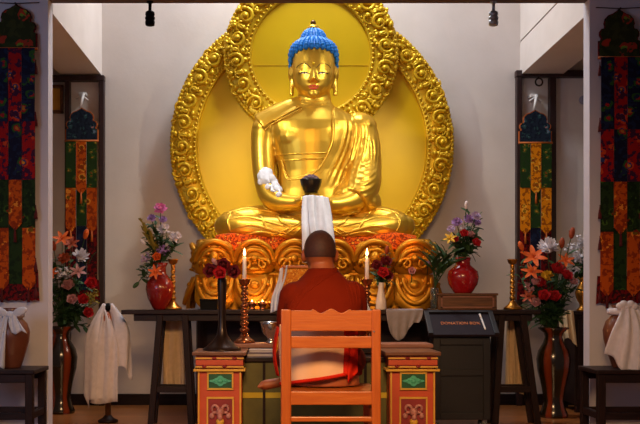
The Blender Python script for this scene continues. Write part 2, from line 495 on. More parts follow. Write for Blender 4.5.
# ------------------------------------------------------------------ golden aureole
def aureole():
    cx, cz = W(312, 145, 7.86).x, W(312, 145, 7.86).z
    hx, hz = W(311, 54, 7.80).x, W(311, 54, 7.80).z
    k = 7.86 / 1000
    R1, R0 = 142 * k, 115 * k
    H1, H0 = 86.5 * k, 59 * k
    root = thing('aureole', 'huge golden carved double aureole standing on the back wall behind the seated statue', 'aureole', (cx, 7.9, 0.95))
    def disc(c, r, y0, y1, seg=96):
        return MB().prism([(c[0] + r * math.cos(2 * PI * i / seg), c[1] + r * math.sin(2 * PI * i / seg)) for i in range(seg)], y0, y1)
    disc((cx, cz), R0 + .02, 7.90, 7.96).build('body_disc', M['gold_panel'], root)
    disc((hx, hz), H0 + .02, 7.815, 7.87).build('head_disc', M['gold_panel'], root)
    # support plinth behind throne
    MB().box(cx - .45, cx + .45, 7.88, 8.0, 0.0, 1.2).build('support', M['gold_panel'], root)
    def ring(c, r0, r1, yb, name, skip=None, depth=.05, nmot=24, phase=0.0, seedn=1):
        rg = random.Random(seedn)
        rm = (r0 + r1) / 2; w = (r1 - r0)
        mb = MB()
        seg = 160; ns = 8
        # base band of domed section
        def fn(u, v):
            a = 2 * PI * u; r = r0 + w * v
            return V((c[0] + r * math.cos(a), yb - depth * (0.35 + 0.45 * math.sin(PI * v) ** .6), c[1] + r * math.sin(a)))
        mb.grid(fn, seg, ns)
        # back
        for rr in (r0, r1):
            mb.grid(lambda u, v: V((c[0] + rr * math.cos(2 * PI * u), yb + .05 - v * (.05 + depth * .35), c[1] + rr * math.sin(2 * PI * u))), seg, 1)
        yt = yb - depth * 0.75
        def P(a, r, y=0):
            return V((c[0] + r * math.cos(a), yt - y, c[1] + r * math.sin(a)))
        def ok(a, r):
            if skip is None: return True
            p = P(a, r); return not skip(p.x, p.z)
        # rims
        for rr, tr in ((r0 + .012, .014), (r0 + w * .17, .008), (r1 - .014, .012)):
            mb.tube([V((c[0] + rr * math.cos(2 * PI * i / 120), yb - depth * .5, c[1] + rr * math.sin(2 * PI * i / 120))) for i in range(120)], tr, 6, closed=True)
        # inner bead row and outer lobes
        nb = int(2 * PI * r0 / .036)
        for i in range(nb):
            a = 2 * PI * i / nb
            if ok(a, r0): mb.ell(P(a, r0 + w * .10, -.008), (.014, .014, .014), seg=8, ring=6)
        nb = int(2 * PI * r1 / .034)
        for i in range(nb):
            a = 2 * PI * i / nb + rg.uniform(-.004, .004)
            if ok(a, r1): mb.ell(P(a, r1 - .014, -.016), (.019, .018, .019), seg=8, ring=6)
        # scroll motifs
        for i in range(nmot):
            a0 = 2 * PI * (i + phase) / nmot
            if not ok(a0, rm): continue
            er = V((math.cos(a0), 0, math.sin(a0))); et = V((-math.sin(a0), 0, math.cos(a0)))
            ctr = P(a0, r0 + w * .56, .012)
            sgn = 1 if i % 2 else -1
            S = w * .30
            # spiral
            pts = []; rad = []
            for q in range(26):
                t = q / 25; ang = sgn * (t * 2.6 * PI) + sgn * .6; rr = S * (1 - .82 * t)
                pts.append(ctr + er * (rr * math.cos(ang)) + et * (rr * math.sin(ang)) + V((0, -.008 * t, 0)))
                rad.append(.018 * (1 - .45 * t))
            mb.tube(pts, rad, 7)
            mb.ell(ctr + V((0, -.012, 0)), (.024, .020, .024), seg=10, ring=8)
            # leaf curls towards the next motif
            st = 2 * PI * rm / nmot
            for s2 in (-1, 1):
                b0 = ctr + et * (st * .40 * s2)
                pts = []; rad = []
                for q in range(12):
                    t = q / 11; ang = t * 1.5 * PI
                    rr = S * .55 * (1 - .55 * t)
                    pts.append(b0 + er * (s2 * sgn * rr * math.cos(ang)) + et * (rr * math.sin(ang) * s2) + V((0, -.006, 0)))
                    rad.append(.015 * (1 - .5 * t))
                mb.tube(pts, rad, 6)
            for q in range(3):
                b0 = ctr + et * (st * .5) + er * (w * (-.28 + .26 * q))
                mb.ell(b0 + V((0, .004, 0)), (.022, .020, .022), seg=8, ring=6)
        # knobbly filler
        for i in range(int(nmot * 11)):
            a = rg.uniform(0, 2 * PI); r = r0 + w * rg.uniform(.25, .90)
            if not ok(a, r): continue
            q0 = P(a, r, rg.uniform(-.010, .004)); th = rg.uniform(0, 2 * PI); sg = rg.choice((-1, 1)); R_ = rg.uniform(.022, .040)
            mb.tube([q0 + V((R_ * math.cos(th + sg * t), 0, R_ * math.sin(th + sg * t))) for t in [i_ * .42 for i_ in range(9)]], [.011 - .0007 * i_ for i_ in range(9)], 6)
        for i in range(int(nmot * 15)):
            a = rg.uniform(0, 2 * PI); r = r0 + w * rg.uniform(.22, .93)
            if not ok(a, r): continue
            s_ = rg.uniform(.009, .022)
            q = Matrix.Rotation(rg.uniform(0, PI), 3, 'Y')
            mb.ell(P(a, r, rg.uniform(-.012, .010)), (s_ * rg.uniform(.8, 1.9), s_ * 1.1, s_), q, seg=7, ring=5)
        return mb.build(name, M['gold_relief'], root)
    inside = lambda x, z: (x - hx) ** 2 + (z - hz) ** 2 < (H1 - .01) ** 2
    under = lambda x, z: z < 0.95
    ring((cx, cz), R0, R1, 7.90, 'carved_ring', lambda x, z: inside(x, z) or z < 1.0, .06, 34, 0.1, 3)
    ring((hx, hz), H0, H1, 7.83, 'carved_ring', lambda x, z: False, .06, 20, 0.35, 5)
    # the seam where the head panel's two boards meet
    MB().box(hx - H0, hx + H0, 7.812, 7.82, W(0, 65.2, 7.8).z, W(0, 64.8, 7.8).z).build('panel_seam', M['gold_relief'], root)
aureole()

# ------------------------------------------------------------------ throne
X0 = 0.2600
TF, TB, TH = 7.06, 7.74, 1.283      # front, back, top
TW = 0.865
def throne():
    root = thing('lotus_throne', 'gold carved lotus throne with scrolled petals beneath the seated statue', 'throne', (X0, 7.4, 0))
    def slab(hw, y0, y1, z0, z1, r=.12):
        pts = []
        for (sx, sy) in ((1, -1), (1, 1), (-1, 1), (-1, -1)):
            ccx = X0 + sx * (hw - r); ccy = (y1 - r) if sy > 0 else (y0 + r)
            a0 = {(1, -1): -PI / 2, (1, 1): 0, (-1, 1): PI / 2, (-1, -1): PI}[(sx, sy)]
            for q in range(7):
                a = a0 + PI / 2 * q / 6
                pts.append((ccx + r * math.cos(a), ccy + r * math.sin(a)))
        n = len(pts)
        mb = MB()
        vs = [(x, y, z0) for x, y in pts] + [(x, y, z1) for x, y in pts]
        fs = [tuple(range(n - 1, -1, -1)), tuple(range(n, 2 * n))] + [(i, (i + 1) % n, (i + 1) % n + n, i + n) for i in range(n)]
        mb.add(vs, fs, False)
        return mb
    slab(TW - .02, TF + .02, TB, TH - .05, TH).build('seat_slab', M['gold_throne_lit'], root, bevel=.015)
    slab(TW - .12, TF + .10, TB - .02, 1.02, TH - .05).build('upper_core', M['gold_throne_lit'], root)
    slab(TW - .10, TF + .08, TB - .02, .76, 1.03).build('lower_core', M['gold_throne_lit'], root)
    slab(TW - .02, TF + .02, TB, .0, .782).build('plinth', M['dark_wood_x'], root, bevel=.01)
    waist = slab(TW - .06, TF + .05, TB - .01, 1.015, 1.05); waist.build('waist_moulding', M['gold_throne_lit'], root, bevel=.012)
    # frames along front and sides: origin, tangent, outward
    def up_petal(o, et, eo, w, h, kind):
        """o is the bottom centre of the petal"""
        mb = MB()
        up = V((0, 0, 1))
        def prof(u):   # half-width against height
            return (w / 2) * (0.72 + 0.50 * math.sin(PI * min(1, u * 1.05)) if u < .55 else 1.21 * math.sqrt(max(0, 1 - ((u - .55) / .47) ** 2)) + .0)
        def fn(u, v):
            x = (v - .5) * 2
            hw_ = prof(u)
            bul = .075 * math.sqrt(max(0, 1 - (x * .92) ** 2)) * (0.55 + .55 * math.sin(PI * (u * .8 + .1)))
            return o + et * (x * hw_) + up * (h * u) + eo * (bul + .035 * u * u)
        mb.grid(fn, 14, 14)
        # raised rims: outer and inner arch
        for k, tr in ((.98, .022), (.72, .018), (.46, .013)):
            pts = []
            for q in range(25):
                a = -0.15 + (PI + .3) * q / 24
                x = math.cos(a) * k; zz = .08 + (.90 * k + .02) * (.30 + .70 * max(0, math.sin(a))) if k > .5 else .16 + .62 * k * (1 + math.sin(a)) * .6
                u = max(0, min(1, zz)); hw_ = w / 2
                bul = .085 * math.sqrt(max(0, 1 - (x * .92) ** 2)) + .03 * u
                pts.append(o + et * (x * hw_) + up * (h * zz) + eo * (bul + .006))
            mb.tube(pts, tr, 7)
        # volutes
        for s2 in (-1, 1):
            ctr = o + et * (s2 * w * .22) + up * (h * .30) + eo * .095
            pts = []; rad = []
            for q in range(20):
                t = q / 19; ang = t * 2.4 * PI; rr = w * .17 * (1 - .8 * t)
                pts.append(ctr + et * (s2 * rr * math.cos(ang)) + up * (rr * math.sin(ang)) + eo * (.012 * t)); rad.append(.015 * (1 - .4 * t))
            mb.tube(pts, rad, 6)
        mb.ell(o + up * (h * .48) + eo * .11, (w * .11, w * .09, w * .09), seg=10, ring=8)
        mb.ell(o + up * (h * .16) + eo * .09, (w * .2, w * .08, w * .06), seg=10, ring=8)
        for q in range(5):
            a = PI * (q + .5) / 5
            mb.ell(o + et * (math.cos(a) * w * .30) + up * (h * (.55 + .22 * math.sin(a))) + eo * .075, (.018, .016, .018), seg=7, ring=5)
        if kind == 'face':   # the lion-like mask at the corner petals
            for s2 in (-1, 1):
                mb.ell(o + et * (s2 * w * .16) + up * (h * .62) + eo * .10, (.030, .02, .022), seg=8, ring=6)
                mb.ell(o + et * (s2 * w * .24) + up * (h * .40) + eo * .10, (.036, .026, .030), seg=8, ring=6)
                pts = [o + et * (s2 * w * (.1 + .34 * t)) + up * (h * (.78 + .16 * math.sin(t * PI))) + eo * (.10 - .03 * t) for t in [i / 8 for i in range(9)]]
                mb.tube(pts, .016, 6)
            mb.ell(o + up * (h * .50) + eo * .125, (.036, .036, .045), seg=10, ring=8)
            mb.ell(o + up * (h * .30) + eo * .115, (.050, .03, .022), seg=10, ring=8)
        mb.build('upper_petal', M['gold_throne_lit'], root)
    def low_petal(o, et, eo, w, h):
        mb = MB(); up = V((0, 0, 1))
        def fn(u, v):
            x = (v - .5) * 2
            hw_ = w / 2 * (1.0 if u > .3 else .62 + .38 * math.sin(PI / 2 * u / .3))
            bul = .06 * math.sqrt(max(0, 1 - (x * .93) ** 2)) + .07 * math.cos(PI / 2 * u)
            return o + et * (x * hw_) + up * (h * u) + eo * bul
        mb.grid(fn, 12, 12)
        for k, tr in ((.88, .019), (.58, .016)):
            pts = []
            for q in range(23):
                a = PI + PI * q / 22
                x = math.cos(a) * k; zz = .92 + .86 * k * math.sin(a)
                u = max(0, min(1, zz))
                bul = .066 * math.sqrt(max(0, 1 - (x * .93) ** 2)) + .07 * math.cos(PI / 2 * u)
                pts.append(o + et * (x * w / 2) + up * (h * zz) + eo * (bul + .004))
            mb.tube(pts, tr, 7)
        mb.ell(o + up * (h * .68) + eo * .085, (w * .15, w * .10, h * .15), seg=10, ring=8)
        for s2 in (-1, 1):
            mb.ell(o + et * (s2 * w * .22) + up * (h * .78) + eo * .07, (w * .06, .025, h * .13), seg=8, ring=6)
        for q in range(6):
            a = PI + PI * (q + .5) / 6
            mb.ell(o + et * (math.cos(a) * w * .36) + up * (h * (.88 + .62 * math.sin(a))) + eo * .10, (.014, .016, .014), seg=7, ring=5)
        mb.build('lower_petal', M['gold_throne_lit'], root)
    ex, ey = V((1, 0, 0)), V((0, 1, 0))
    npet = 6; span = (TW - .02) * 2
    pitch = span / npet
    for i in range(npet):
        x = X0 - TW + .02 + pitch * (i + .5)
        up_petal(V((x, TF + .060, 1.030)), ex, -ey, pitch * .98, .232, 'face' if i in (0, 4) else 'plain')
        low_petal(V((x, TF + .055, .785)), ex, -ey, pitch * .98, .245)
    for s2 in (-1, 1):
        for j in range(2):
            y = TF + .20 + .27 * j
            up_petal(V((X0 + s2 * (TW - .105), y, 1.035)), ey, ex * s2, .27, .215, 'plain')
            low_petal(V((X0 + s2 * (TW - .07), y, .785)), ey, ex * s2, .27, .245)
        # upright leaf at the corner, curling away
        for j, (dx, zt, rr) in enumerate(((.00, 1.27, .080), (.045, 1.18, .070))):
            mb = MB()
            pts = [V((X0 + s2 * (TW - .055 + dx * t * 1.2 - .03 * math.sin(PI * t)), TF + .05 + .02 * j, 1.03 + (zt - 1.03) * t)) for t in [i / 10 for i in range(11)]]
            mb.tube(pts, [rr * (math.sin(PI * (.15 + .8 * i / 10))) + .004 for i in range(11)], 10)
            mb.build('corner_leaf', M['gold_throne_lit'], root)
throne()

# ------------------------------------------------------------------ statue
def statue():
    SY = 7.45
    root = thing('seated_statue', 'large golden statue with blue hair sitting cross-legged in meditation on the lotus throne', 'statue', (X0, SY, TH))
    K = SY / 1000
    def S(px, py, dy=0.0): return W(px, py, SY + dy)
    def sec(cx, py, hw, d, dy=0): 
        p = S(cx, py, dy); return (p.x, p.y, p.z, hw * K, d)
    mb = MB()
    torso = [sec(312, 238, 46, .21), sec(312, 222, 45, .20), sec(312, 205, 39, .18), sec(312, 190, 35, .165), sec(312, 172, 33, .16), sec(312, 158, 36, .165),
             sec(312, 144, 40, .175), sec(312, 132, 43, .175), sec(312, 123, 46, .155), sec(312, 116, 38, .13), sec(312.5, 109, 25, .105), sec(313.5, 104.5, 19, .10), sec(314, 99, 17, .095), sec(314, 90, 16, .09)]
    mb.loft(torso, 36)
    for cx_, s_ in ((296, -1), (330, 1)):                      # chest
        mb.ell(S(cx_, 137, -.07), (19 * K, .095, 14 * K))
    # bare arm (left in the photo) and the draped arm
    mb.ell(S(264.5, 128, 0), (13 * K, .10, 12 * K)); mb.ell(S(360.5, 127, 0), (15 * K, .11, 12 * K))
    def limb(pts, n=20):
        q = spline([(*S(a, b_, c), r * K) for a, b_, c, r in pts], n)
        mb.tube([V(p[:3]) for p in q], [p[3] for p in q], 16)
    limb([(275, 119, 0, 8), (265, 128, 0, 12.3), (263, 145, -.0, 12.3), (264, 170, -.04, 11.6), (267, 188, -.10, 11), (272, 198, -.16, 10.5), (285, 203, -.24, 9.2), (303, 203, -.33, 6.6)])
    limb([(350, 118, 0, 8), (360, 127, 0, 13.5), (363, 145, 0, 15), (364, 168, -.04, 15), (362, 186, -.12, 15), (353, 200, -.20, 12.5), (338, 205, -.28, 9.5), (322, 204, -.34, 6.6)])
    # legs
    limb([(290, 222, -.02, 17), (262, 222, -.06, 17), (237, 224, -.14, 15), (231, 226, -.20, 14), (245, 228, -.28, 12.5), (285, 229, -.34, 11), (325, 231, -.36, 9)])
    limb([(335, 222, -.02, 17), (362, 221, -.06, 17), (388, 223, -.14, 15), (396, 226, -.20, 14), (380, 229, -.28, 12), (345, 230, -.32, 11), (300, 228, -.33, 9)])
    mb.ell(S(312, 226, -.18), (60 * K, .16, 12 * K))
    for cx_ in (225, 404): mb.ell(S(cx_, 226, -.17), (11 * K, .09, 11 * K))
    # hands
    mb.ell(S(307, 201, -.36), (11 * K, .05, 4.5 * K)); mb.ell(S(320, 202, -.37), (11 * K, .05, 4.5 * K))
    for i in range(4):
        y = -.33 - .024 * i
        a = [S(300, 200, y), S(312, 199.5, y), S(322 - i * 1.2, 198.5, y - .005)]
        mb.tube([*a], [.014, .013, .010], 8)
        a = [S(326, 202.5, y - .012), S(314, 203, y - .012), S(304 + i * 1.2, 202.5, y - .016)]
        mb.tube([*a], [.014, .013, .010], 8)
    mb.tube([S(300, 199, -.38), S(305, 195, -.37), S(310.5, 193, -.36)], [.014, .012, .009], 8)
    mb.tube([S(325, 199, -.38), S(319, 195, -.37), S(313.5, 193, -.36)], [.014, .012, .009], 8)
    # head
    HY = -.03
    hs = [(313.5, 99, 5, .05), (313.5, 97, 9.5, .09), (313.5, 93.5, 14, .115), (313.5, 89, 17.2, .135), (313.5, 83, 19.6, .147), (313.5, 76, 21.0, .154), (313.5, 66, 21.5, .158), (313.5, 57, 21.3, .16), (313.5, 48, 19, .145), (313.5, 42, 13, .10), (313.5, 39, 5, .04)]
    mb.loft([sec(a, b_, c, d, HY - .01) for a, b_, c, d in hs], 28, 2.15)
    mb.ell(S(304, 82, HY - .066), (8 * K, .06, 8 * K)); mb.ell(S(323, 82, HY - .066), (8 * K, .06, 8 * K))
    mb.ell(S(313.5, 94, HY - .105), (5.5 * K, .04, 4 * K))
    mb.tube([S(313.5, 66, HY - .155), S(313.5, 73, HY - .168), S(313.5, 79.5, HY - .185)], [.012, .016, .024], 10)
    for s_ in (-1, 1):
        mb.ell(S(313.5 + s_ * 3.1, 80.3, HY - .165), (.017, .02, .013), seg=8, ring=6)
        mb.ell(S(313.5 + s_ * 9, 72, HY - .122), (7 * K, .026, 3.4 * K), seg=12, ring=8)          # lids
        mb.tube([S(313.5 + s_ * x, y, HY - z) for x, y, z in ((3, 67.5, .155), (6, 64.5, .155), (10, 63.2, .145), (14.5, 65, .12), (17, 68, .09))], [.006, .010, .010, .009, .005], 8)
        ex_ = 313.5 + s_ * 22.3
        mb.ell(S(ex_, 74, HY + .0), (3.4 * K, .045, 7.5 * K)); 
        mb.tube([S(ex_ - s_ * .8, 79, HY - .01), S(ex_ - s_ * .6, 88, HY - .012), S(ex_ - s_ * .6, 96, HY - .012)], [.020, .017, .018], 10)
    mb.ell(S(313.5, 86, HY - .128), (6.5 * K, .032, 3.8 * K), seg=12, ring=8)
    body = remesh(mb, .0085, 5)
    bv = bvh_of(body)
    ob = body.build('body', M['gold'], root)
    # ---- robe: a second skin over the right-hand side of the chest, the arm, and the legs
    rb = MB()
    t2 = []
    for (cx, cy, cz, rx, ry) in torso[:-3]: t2.append((cx, cy, cz, rx + .012, ry + .014))
    rb.loft(t2, 40)
    def rlimb(pts, n=20, ext=.014):
        q = spline([(*S(a, b_, c), r * K + ext) for a, b_, c, r in pts], n)
        rb.tube([V(p[:3]) for p in q], [p[3] for p in q], 16)
    rb.ell(S(360.5, 127, 0), (16 * K, .125, 13.5 * K))
    rb.tube([S(303, 104, .0), S(290, 111.5, .0), S(275, 119.5, .0), S(262, 128, .0)], [.070, .090, .100, .108], 16)
    rb.ell(S(352, 197, -.12), (20 * K, .16, 15 * K)); rb.ell(S(368, 203, -.08), (13 * K, .14, 14 * K))
    rlimb([(360, 127, 0, 14), (363, 145, 0, 15), (364, 168, -.04, 15), (362, 186, -.12, 15.5), (353, 200, -.20, 13)])
    base_ = remesh(rb, .012, 3); b0 = bvh_of(base_)
    def fold_(pts, r, n=30): drape(rb, b0, pts, r, n, taper=True, lift=-.004, seg=8)
    for k in range(6):
        t = k / 5
        fold_([(343 + 18 * t, 112 + 5 * t), (346 + 20 * t, 126 + 5 * t), (341 + 22 * t, 148 + 6 * t), (330 + 27 * t, 172 + 4 * t), (324 + 30 * t, 186 + 6 * t)], .014, 36)
    for k in range(6):
        fold_([(350, 158 + 7 * k), (360, 165 + 6.5 * k), (368, 165 + 6 * k), (377, 158 + 6 * k)], .012, 18)
    for k in range(3):
        fold_([(376 - 4 * k, 134), (378 - 3.5 * k, 150), (376 - 3 * k, 172)], .012, 16)
    full = remesh(rb, .008, 3)
    # keep the part on the far side of the neckline
    line = [(333.5, 103), (333, 118), (333, 140), (326, 158), (316, 172), (303, 178), (288, 179.5), (284, 170), (281.5, 160)]
    poly = line + [(281.5, 200), (255, 206), (255, 260), (420, 260), (420, 95)]
    flap_ = [(304, 96), (250, 112), (250, 131), (264.5, 131), (270, 125.5), (302, 108.5)]
    def inside(x, y, poly=poly):
        c = False; j = len(poly) - 1
        for i in range(len(poly)):
            (xi, yi), (xj, yj) = poly[i], poly[j]
            if (yi > y) != (yj > y) and x < (xj - xi) * (y - yi) / (yj - yi) + xi: c = not c
            j = i
        return c
    keep = []
    for f in full.f:
        c = sum((full.v[i] for i in f), V()) / len(f)
        # patterns on the front are cut along the neckline; the back is all robe
        px = 277.5 + c.x * 1000 / SY; py = 297 - (c.z - CAMZ) * 1000 / SY
        if c.y > SY + .02 or inside(px, py) or inside(px, py, flap_): keep.append(f)
    used = sorted({i for f in keep for i in f}); mp = {j: i for i, j in enumerate(used)}
    cut = MB(); cut.v = [full.v[i] for i in used]; cut.f = [tuple(mp[i] for i in f) for f in keep]; cut.sm = [True] * len(cut.f)
    bvr = bvh_of(full)
    ro = cut.build('robe', M['gold_robe'], root, solid=.008)
    # hems and folds
    hem = MB()
    drape(hem, bvr, [(333.5, 106), (333, 118), (333, 140), (326, 158), (316, 172), (303, 178), (288, 179.5), (284, 170), (281.5, 160)], .008, 50)
    drape(hem, bvr, [(302, 108.5), (285, 117), (270, 125.5), (264.5, 131)], .006, 40)
    drape(hem, bvr, [(337.5, 106), (337, 120), (337, 142), (330, 160), (320, 174)], .005, 40)
    hem.build('hem', M['gold_robe'], ro)
    # inner garment band across the chest, shoulder flap, leg drapery
    band = MB()
    drape(band, bv, [(274, 155.5), (290, 154), (308, 153.5), (329, 152.5)], .0065, 30)
    drape(band, bv, [(280, 161), (295, 159.8), (310, 159), (326, 158)], .0065, 30)
    band.build('chest_band', M['gold'], root)
    arm = MB()
    drape(arm, bv, [(270, 122), (268, 140), (264, 160), (260, 176)], .004, 20)
    legd = MB()
    for q in ([(226, 214), (246, 209), (272, 212), (294, 219)], [(222, 222), (244, 217), (268, 222), (292, 229)], [(228, 231), (250, 225), (272, 230), (298, 236)], [(240, 236), (262, 232), (284, 236)],
              [(252, 210), (262, 219), (268, 233)], [(232, 212), (228, 222), (232, 234)], [(276, 212), (282, 222), (298, 228)],
              [(400, 214), (380, 209), (354, 212), (334, 218)], [(404, 222), (382, 217), (358, 223), (334, 228)], [(398, 231), (376, 226), (352, 231), (328, 236)], [(384, 236), (364, 232), (342, 236)],
              [(372, 210), (364, 220), (356, 234)], [(394, 212), (400, 222), (395, 234)], [(350, 212), (344, 222), (330, 228)]):
        drape(legd, bv, q, .015, 30, taper=True, lift=-.007)
    for k in range(9):
        drape(legd, bv, [(313 + (k - 4) * 3, 222), (313 + (k - 4) * 7, 230), (313 + (k - 4) * 11, 238)], .007, 12, taper=True)
    legd.build('leg_fold', M['gold_robe'], root)
    # neck rings
    nk = MB()
    for yy in (101, 104.5):
        drape(nk, bv, [(299, yy - 1.5), (306, yy), (313.5, yy + .6), (321, yy), (328, yy - 1.5)], .004, 20)
    nk.build('neck_crease', M['gold'], root)
    # ---- hair: a close cap with upright rows of curls, rising to a rounded topknot
    hb = MB()
    hh = [(68, 22.6, .150), (60, 23.4, .172), (54, 23.4, .180), (49, 22.0, .176), (45.5, 19.6, .160), (43, 16.4, .135), (41.2, 13.2, .112), (39, 11.6, .098), (36, 10.8, .090), (33, 9.2, .076), (30.8, 6.6, .054), (29.4, 3.2, .026)]
    hc_ = S(313.5, 50, HY + .012)
    def hp(a, t):
        q = t * (len(hh) - 1); i_ = min(int(q), len(hh) - 2); f_ = q - i_
        y, hw_, d_ = [hh[i_][n_] * (1 - f_) + hh[i_ + 1][n_] * f_ for n_ in range(3)]
        return V((hc_.x + hw_ * K * math.sin(a), hc_.y - d_ * math.cos(a), S(0, y, HY + .012).z))
    def t_line(a):          # where the hairline runs: high on the brow, low behind the ears
        front = math.cos(a)
        y = 68 if front < .05 else 53.0 + 15 * (1 - front) ** 1.7
        for i_ in range(len(hh) - 1):
            if hh[i_ + 1][0] <= y <= hh[i_][0]: return (i_ + (hh[i_][0] - y) / (hh[i_][0] - hh[i_ + 1][0])) / (len(hh) - 1)
        return 0
    def fcap(u, v):
        a = 2 * PI * u; t0 = t_line(a); return hp(a, t0 + (1 - t0) * v)
    hb.grid(fcap, 64, 24)
    nr = 26
    for i_ in range(nr):
        a = 2 * PI * (i_ + .5) / nr; t0 = t_line(a)
        pts = [hp(a, t0 + (.60 - t0) * q / 24) for q in range(25)]
        hb.tube(pts, [.0150 * (1 + .22 * math.sin(q * 2.1)) * (1 - .4 * (q / 24) ** 3) for q in range(25)], 8)
        hb.ell(pts[0], .0165, seg=8, ring=6)
    nr = 14
    for i_ in range(nr):
        a = 2 * PI * (i_ + .5) / nr
        pts = [hp(a, .55 + .45 * q / 16) for q in range(17)]
        hb.tube(pts, [.0150 * (1 + .22 * math.sin(q * 2.1)) * (1 - .6 * (q / 16) ** 2) for q in range(17)], 8)
    hb.build('hair', M['hair_blue'], root)
    fn_ = MB()
    p = S(313.3, 29.5, HY + .01)
    fn_.lathe([(.042, -.01), (.046, .008), (.040, .022), (.026, .030), (.020, .036)], p, 16)
    fin = fn_.build('finial', M['gold'], root)
    MB().lathe([(.012, .032), (.021, .042), (.020, .056), (.009, .068), (.002, .072)], p, 14).build('finial_tip', M['finial'], fin)
    # ---- painted face
    eye = MB(); ink = MB()
    for s_ in (-1, 1):
        def fe(u, v):
            x = 313.5 + s_ * (4.6 + 9.2 * u); 
            yc = 73.2 - .5 * math.sin(PI * u) + .8 * (1 - u)
            h = 1.15 * math.sin(PI * u) + .05
            q = hit(bv, x, yc - h / 2 + h * v)
            return q + V((0, -.003, 0))
        eye.grid(fe, 12, 2)
        drape(ink, bv, [(313.5 + s_ * 4.2, 74), (313.5 + s_ * 7, 72.5), (313.5 + s_ * 10, 72.2), (313.5 + s_ * 14.4, 73.6)], .0042, 16)
        drape(ink, bv, [(313.5 + s_ * 3, 67.8), (313.5 + s_ * 6, 64.6), (313.5 + s_ * 10, 63.2), (313.5 + s_ * 14.5, 65), (313.5 + s_ * 17, 68)], .0026, 20)
        q = hit(bv, 313.5 + s_ * 9, 73.2)
        ink.ell(q + V((0, -.002, 0)), (.007, .003, .006), seg=8, ring=6)
    eye.build('eye', M['eye_white'], root); ink.build('brow_line', M['ink'], root)
    lp = MB()
    drape(lp, bv, [(308.3, 86.2), (311, 85.3), (313.5, 85.9), (316, 85.3), (318.8, 86.2)], .0075, 16, taper=True)
    drape(lp, bv, [(309, 87), (311, 88), (313.5, 88.5), (316, 88), (318.2, 87)], .0085, 16, taper=True)
    lp.build('lips', M['lip_red'], root)
    q = hit(bv, 313.5, 63.2)
    MB().ell(q, (.011, .008, .011)).build('forehead_mark', M['gold_panel'], root)
    return bv, S
BVS, S = statue()

# alms bowl with grain in the statue's lap
p = W(311, 193, 7.45 - .365)
k = .00709
t = thing('alms_bowl', 'dark round bowl heaped with grain held in the lap of the golden statue', 'bowl', p)
MB().lathe([(.046, 0), (.048, .012), (.054, .020), (.070, .055), (.078, .088), (.079, .096), (.074, .096), (.066, .07)], p, 24).build('bowl', M['bowl_dark'], t)
g = MB()
for i in range(40):
    a = rnd.uniform(0, 2 * PI); r = .058 * math.sqrt(rnd.random())
    g.ell(p + V((r * math.cos(a), r * math.sin(a), .092 + .030 * (1 - (r / .06) ** 2))), .012, seg=6, ring=5)
g.lathe([(.062, .06), (.066, .09), (.03, .108), (.005, .114)], p, 16)
g.build('grain', M['grain'], t)

# ------------------------------------------------------------------ scarves (khatas)
def scarf(name, pts_top, pts_bot, mat, label, amp=.012, waves=5, nu=28, nv=24, mid=None, solid=.003, group=None, fringe=False, origin=None, seed=1):
    """a hanging cloth between an upper and a lower line of points, with folds"""
    rg = random.Random(seed); ph = rg.uniform(0, 6)
    lines = [pts_top] + (mid or []) + [pts_bot]
    L = [[V(q) for q in spline(l, nu)] for l in lines]
    mb = MB()
    nl = len(L) - 1
    def fn(u, v):
        i = min(int(round(u * nu)), nu)
        col = [tuple(l[i]) for l in L]
        q = V(spline(col, nv)[min(int(round(v * nv)), nv)])
        a = amp * (0.35 + .65 * v)
        return q + V((a * .35 * math.sin(waves * 2 * PI * u * 1.3 + ph * 2 + v), a * math.sin(waves * 2 * PI * u + ph + .8 * math.sin(3 * v + u * 2)), 0))
    mb.grid(fn, nu, nv)
    o = mb.build(name, mat, None, origin=origin, solid=solid)
    return tag(o, label, 'scarf', group)
# from the statue's hands
scarf('ceremonial_scarf', [W(302, 197, 7.03), W(308, 195.2, 7.0), W(317, 195.5, 7.0), W(328, 197.5, 7.03)], [W(303, 262, 6.94), W(311, 264, 6.95), W(322, 265, 6.95), W(335, 260, 6.94)],
      M['khata'], 'long white silk scarf hanging down from the hands of the golden statue', .032, 3, mid=[[W(301, 215, 6.98), W(309, 215, 6.96), W(318, 215, 6.96), W(331, 215, 6.98)], [W(302, 236, 6.93), W(310, 236, 6.92), W(320, 236, 6.92), W(333, 236, 6.93)]])
# bunched round the bare arm
mb = MB()
for (a, b_, r) in ((262, 176, 5), (265, 171.5, 4.5), (268, 173, 5), (271, 179, 5), (266, 180, 5), (275, 186, 4.5), (278, 190, 4.5), (274, 182, 4.2), (261, 182, 3.6), (279, 195, 3.2), (268, 187, 3.2)):
    h = hit(BVS, a, b_) or W(a, b_, 7.38)
    mb.ell(h + V((0, -.004, 0)), (r * .0074, r * .0055, r * .0076), Matrix.Rotation(rnd.uniform(0, 3), 3, 'Y'))
for i in range(14):
    a, b_ = rnd.choice(((263, 175), (269, 177), (276, 187)))
    pts = [hit(BVS, a + rnd.uniform(-5, 5), b_ + rnd.uniform(-6, 6)) for _ in range(3)]
    pts = [q + V((0, -.028, 0)) for q in pts if q is not None]
    if len(pts) > 1: mb.tube([V(q) for q in spline(pts, 8)], .009, 6)
bunch = remesh(mb, .006, 2)
tag(bunch.build('ceremonial_scarf', M['khata']), 'white silk scarf bunched round the bare elbow of the golden statue', 'scarf')

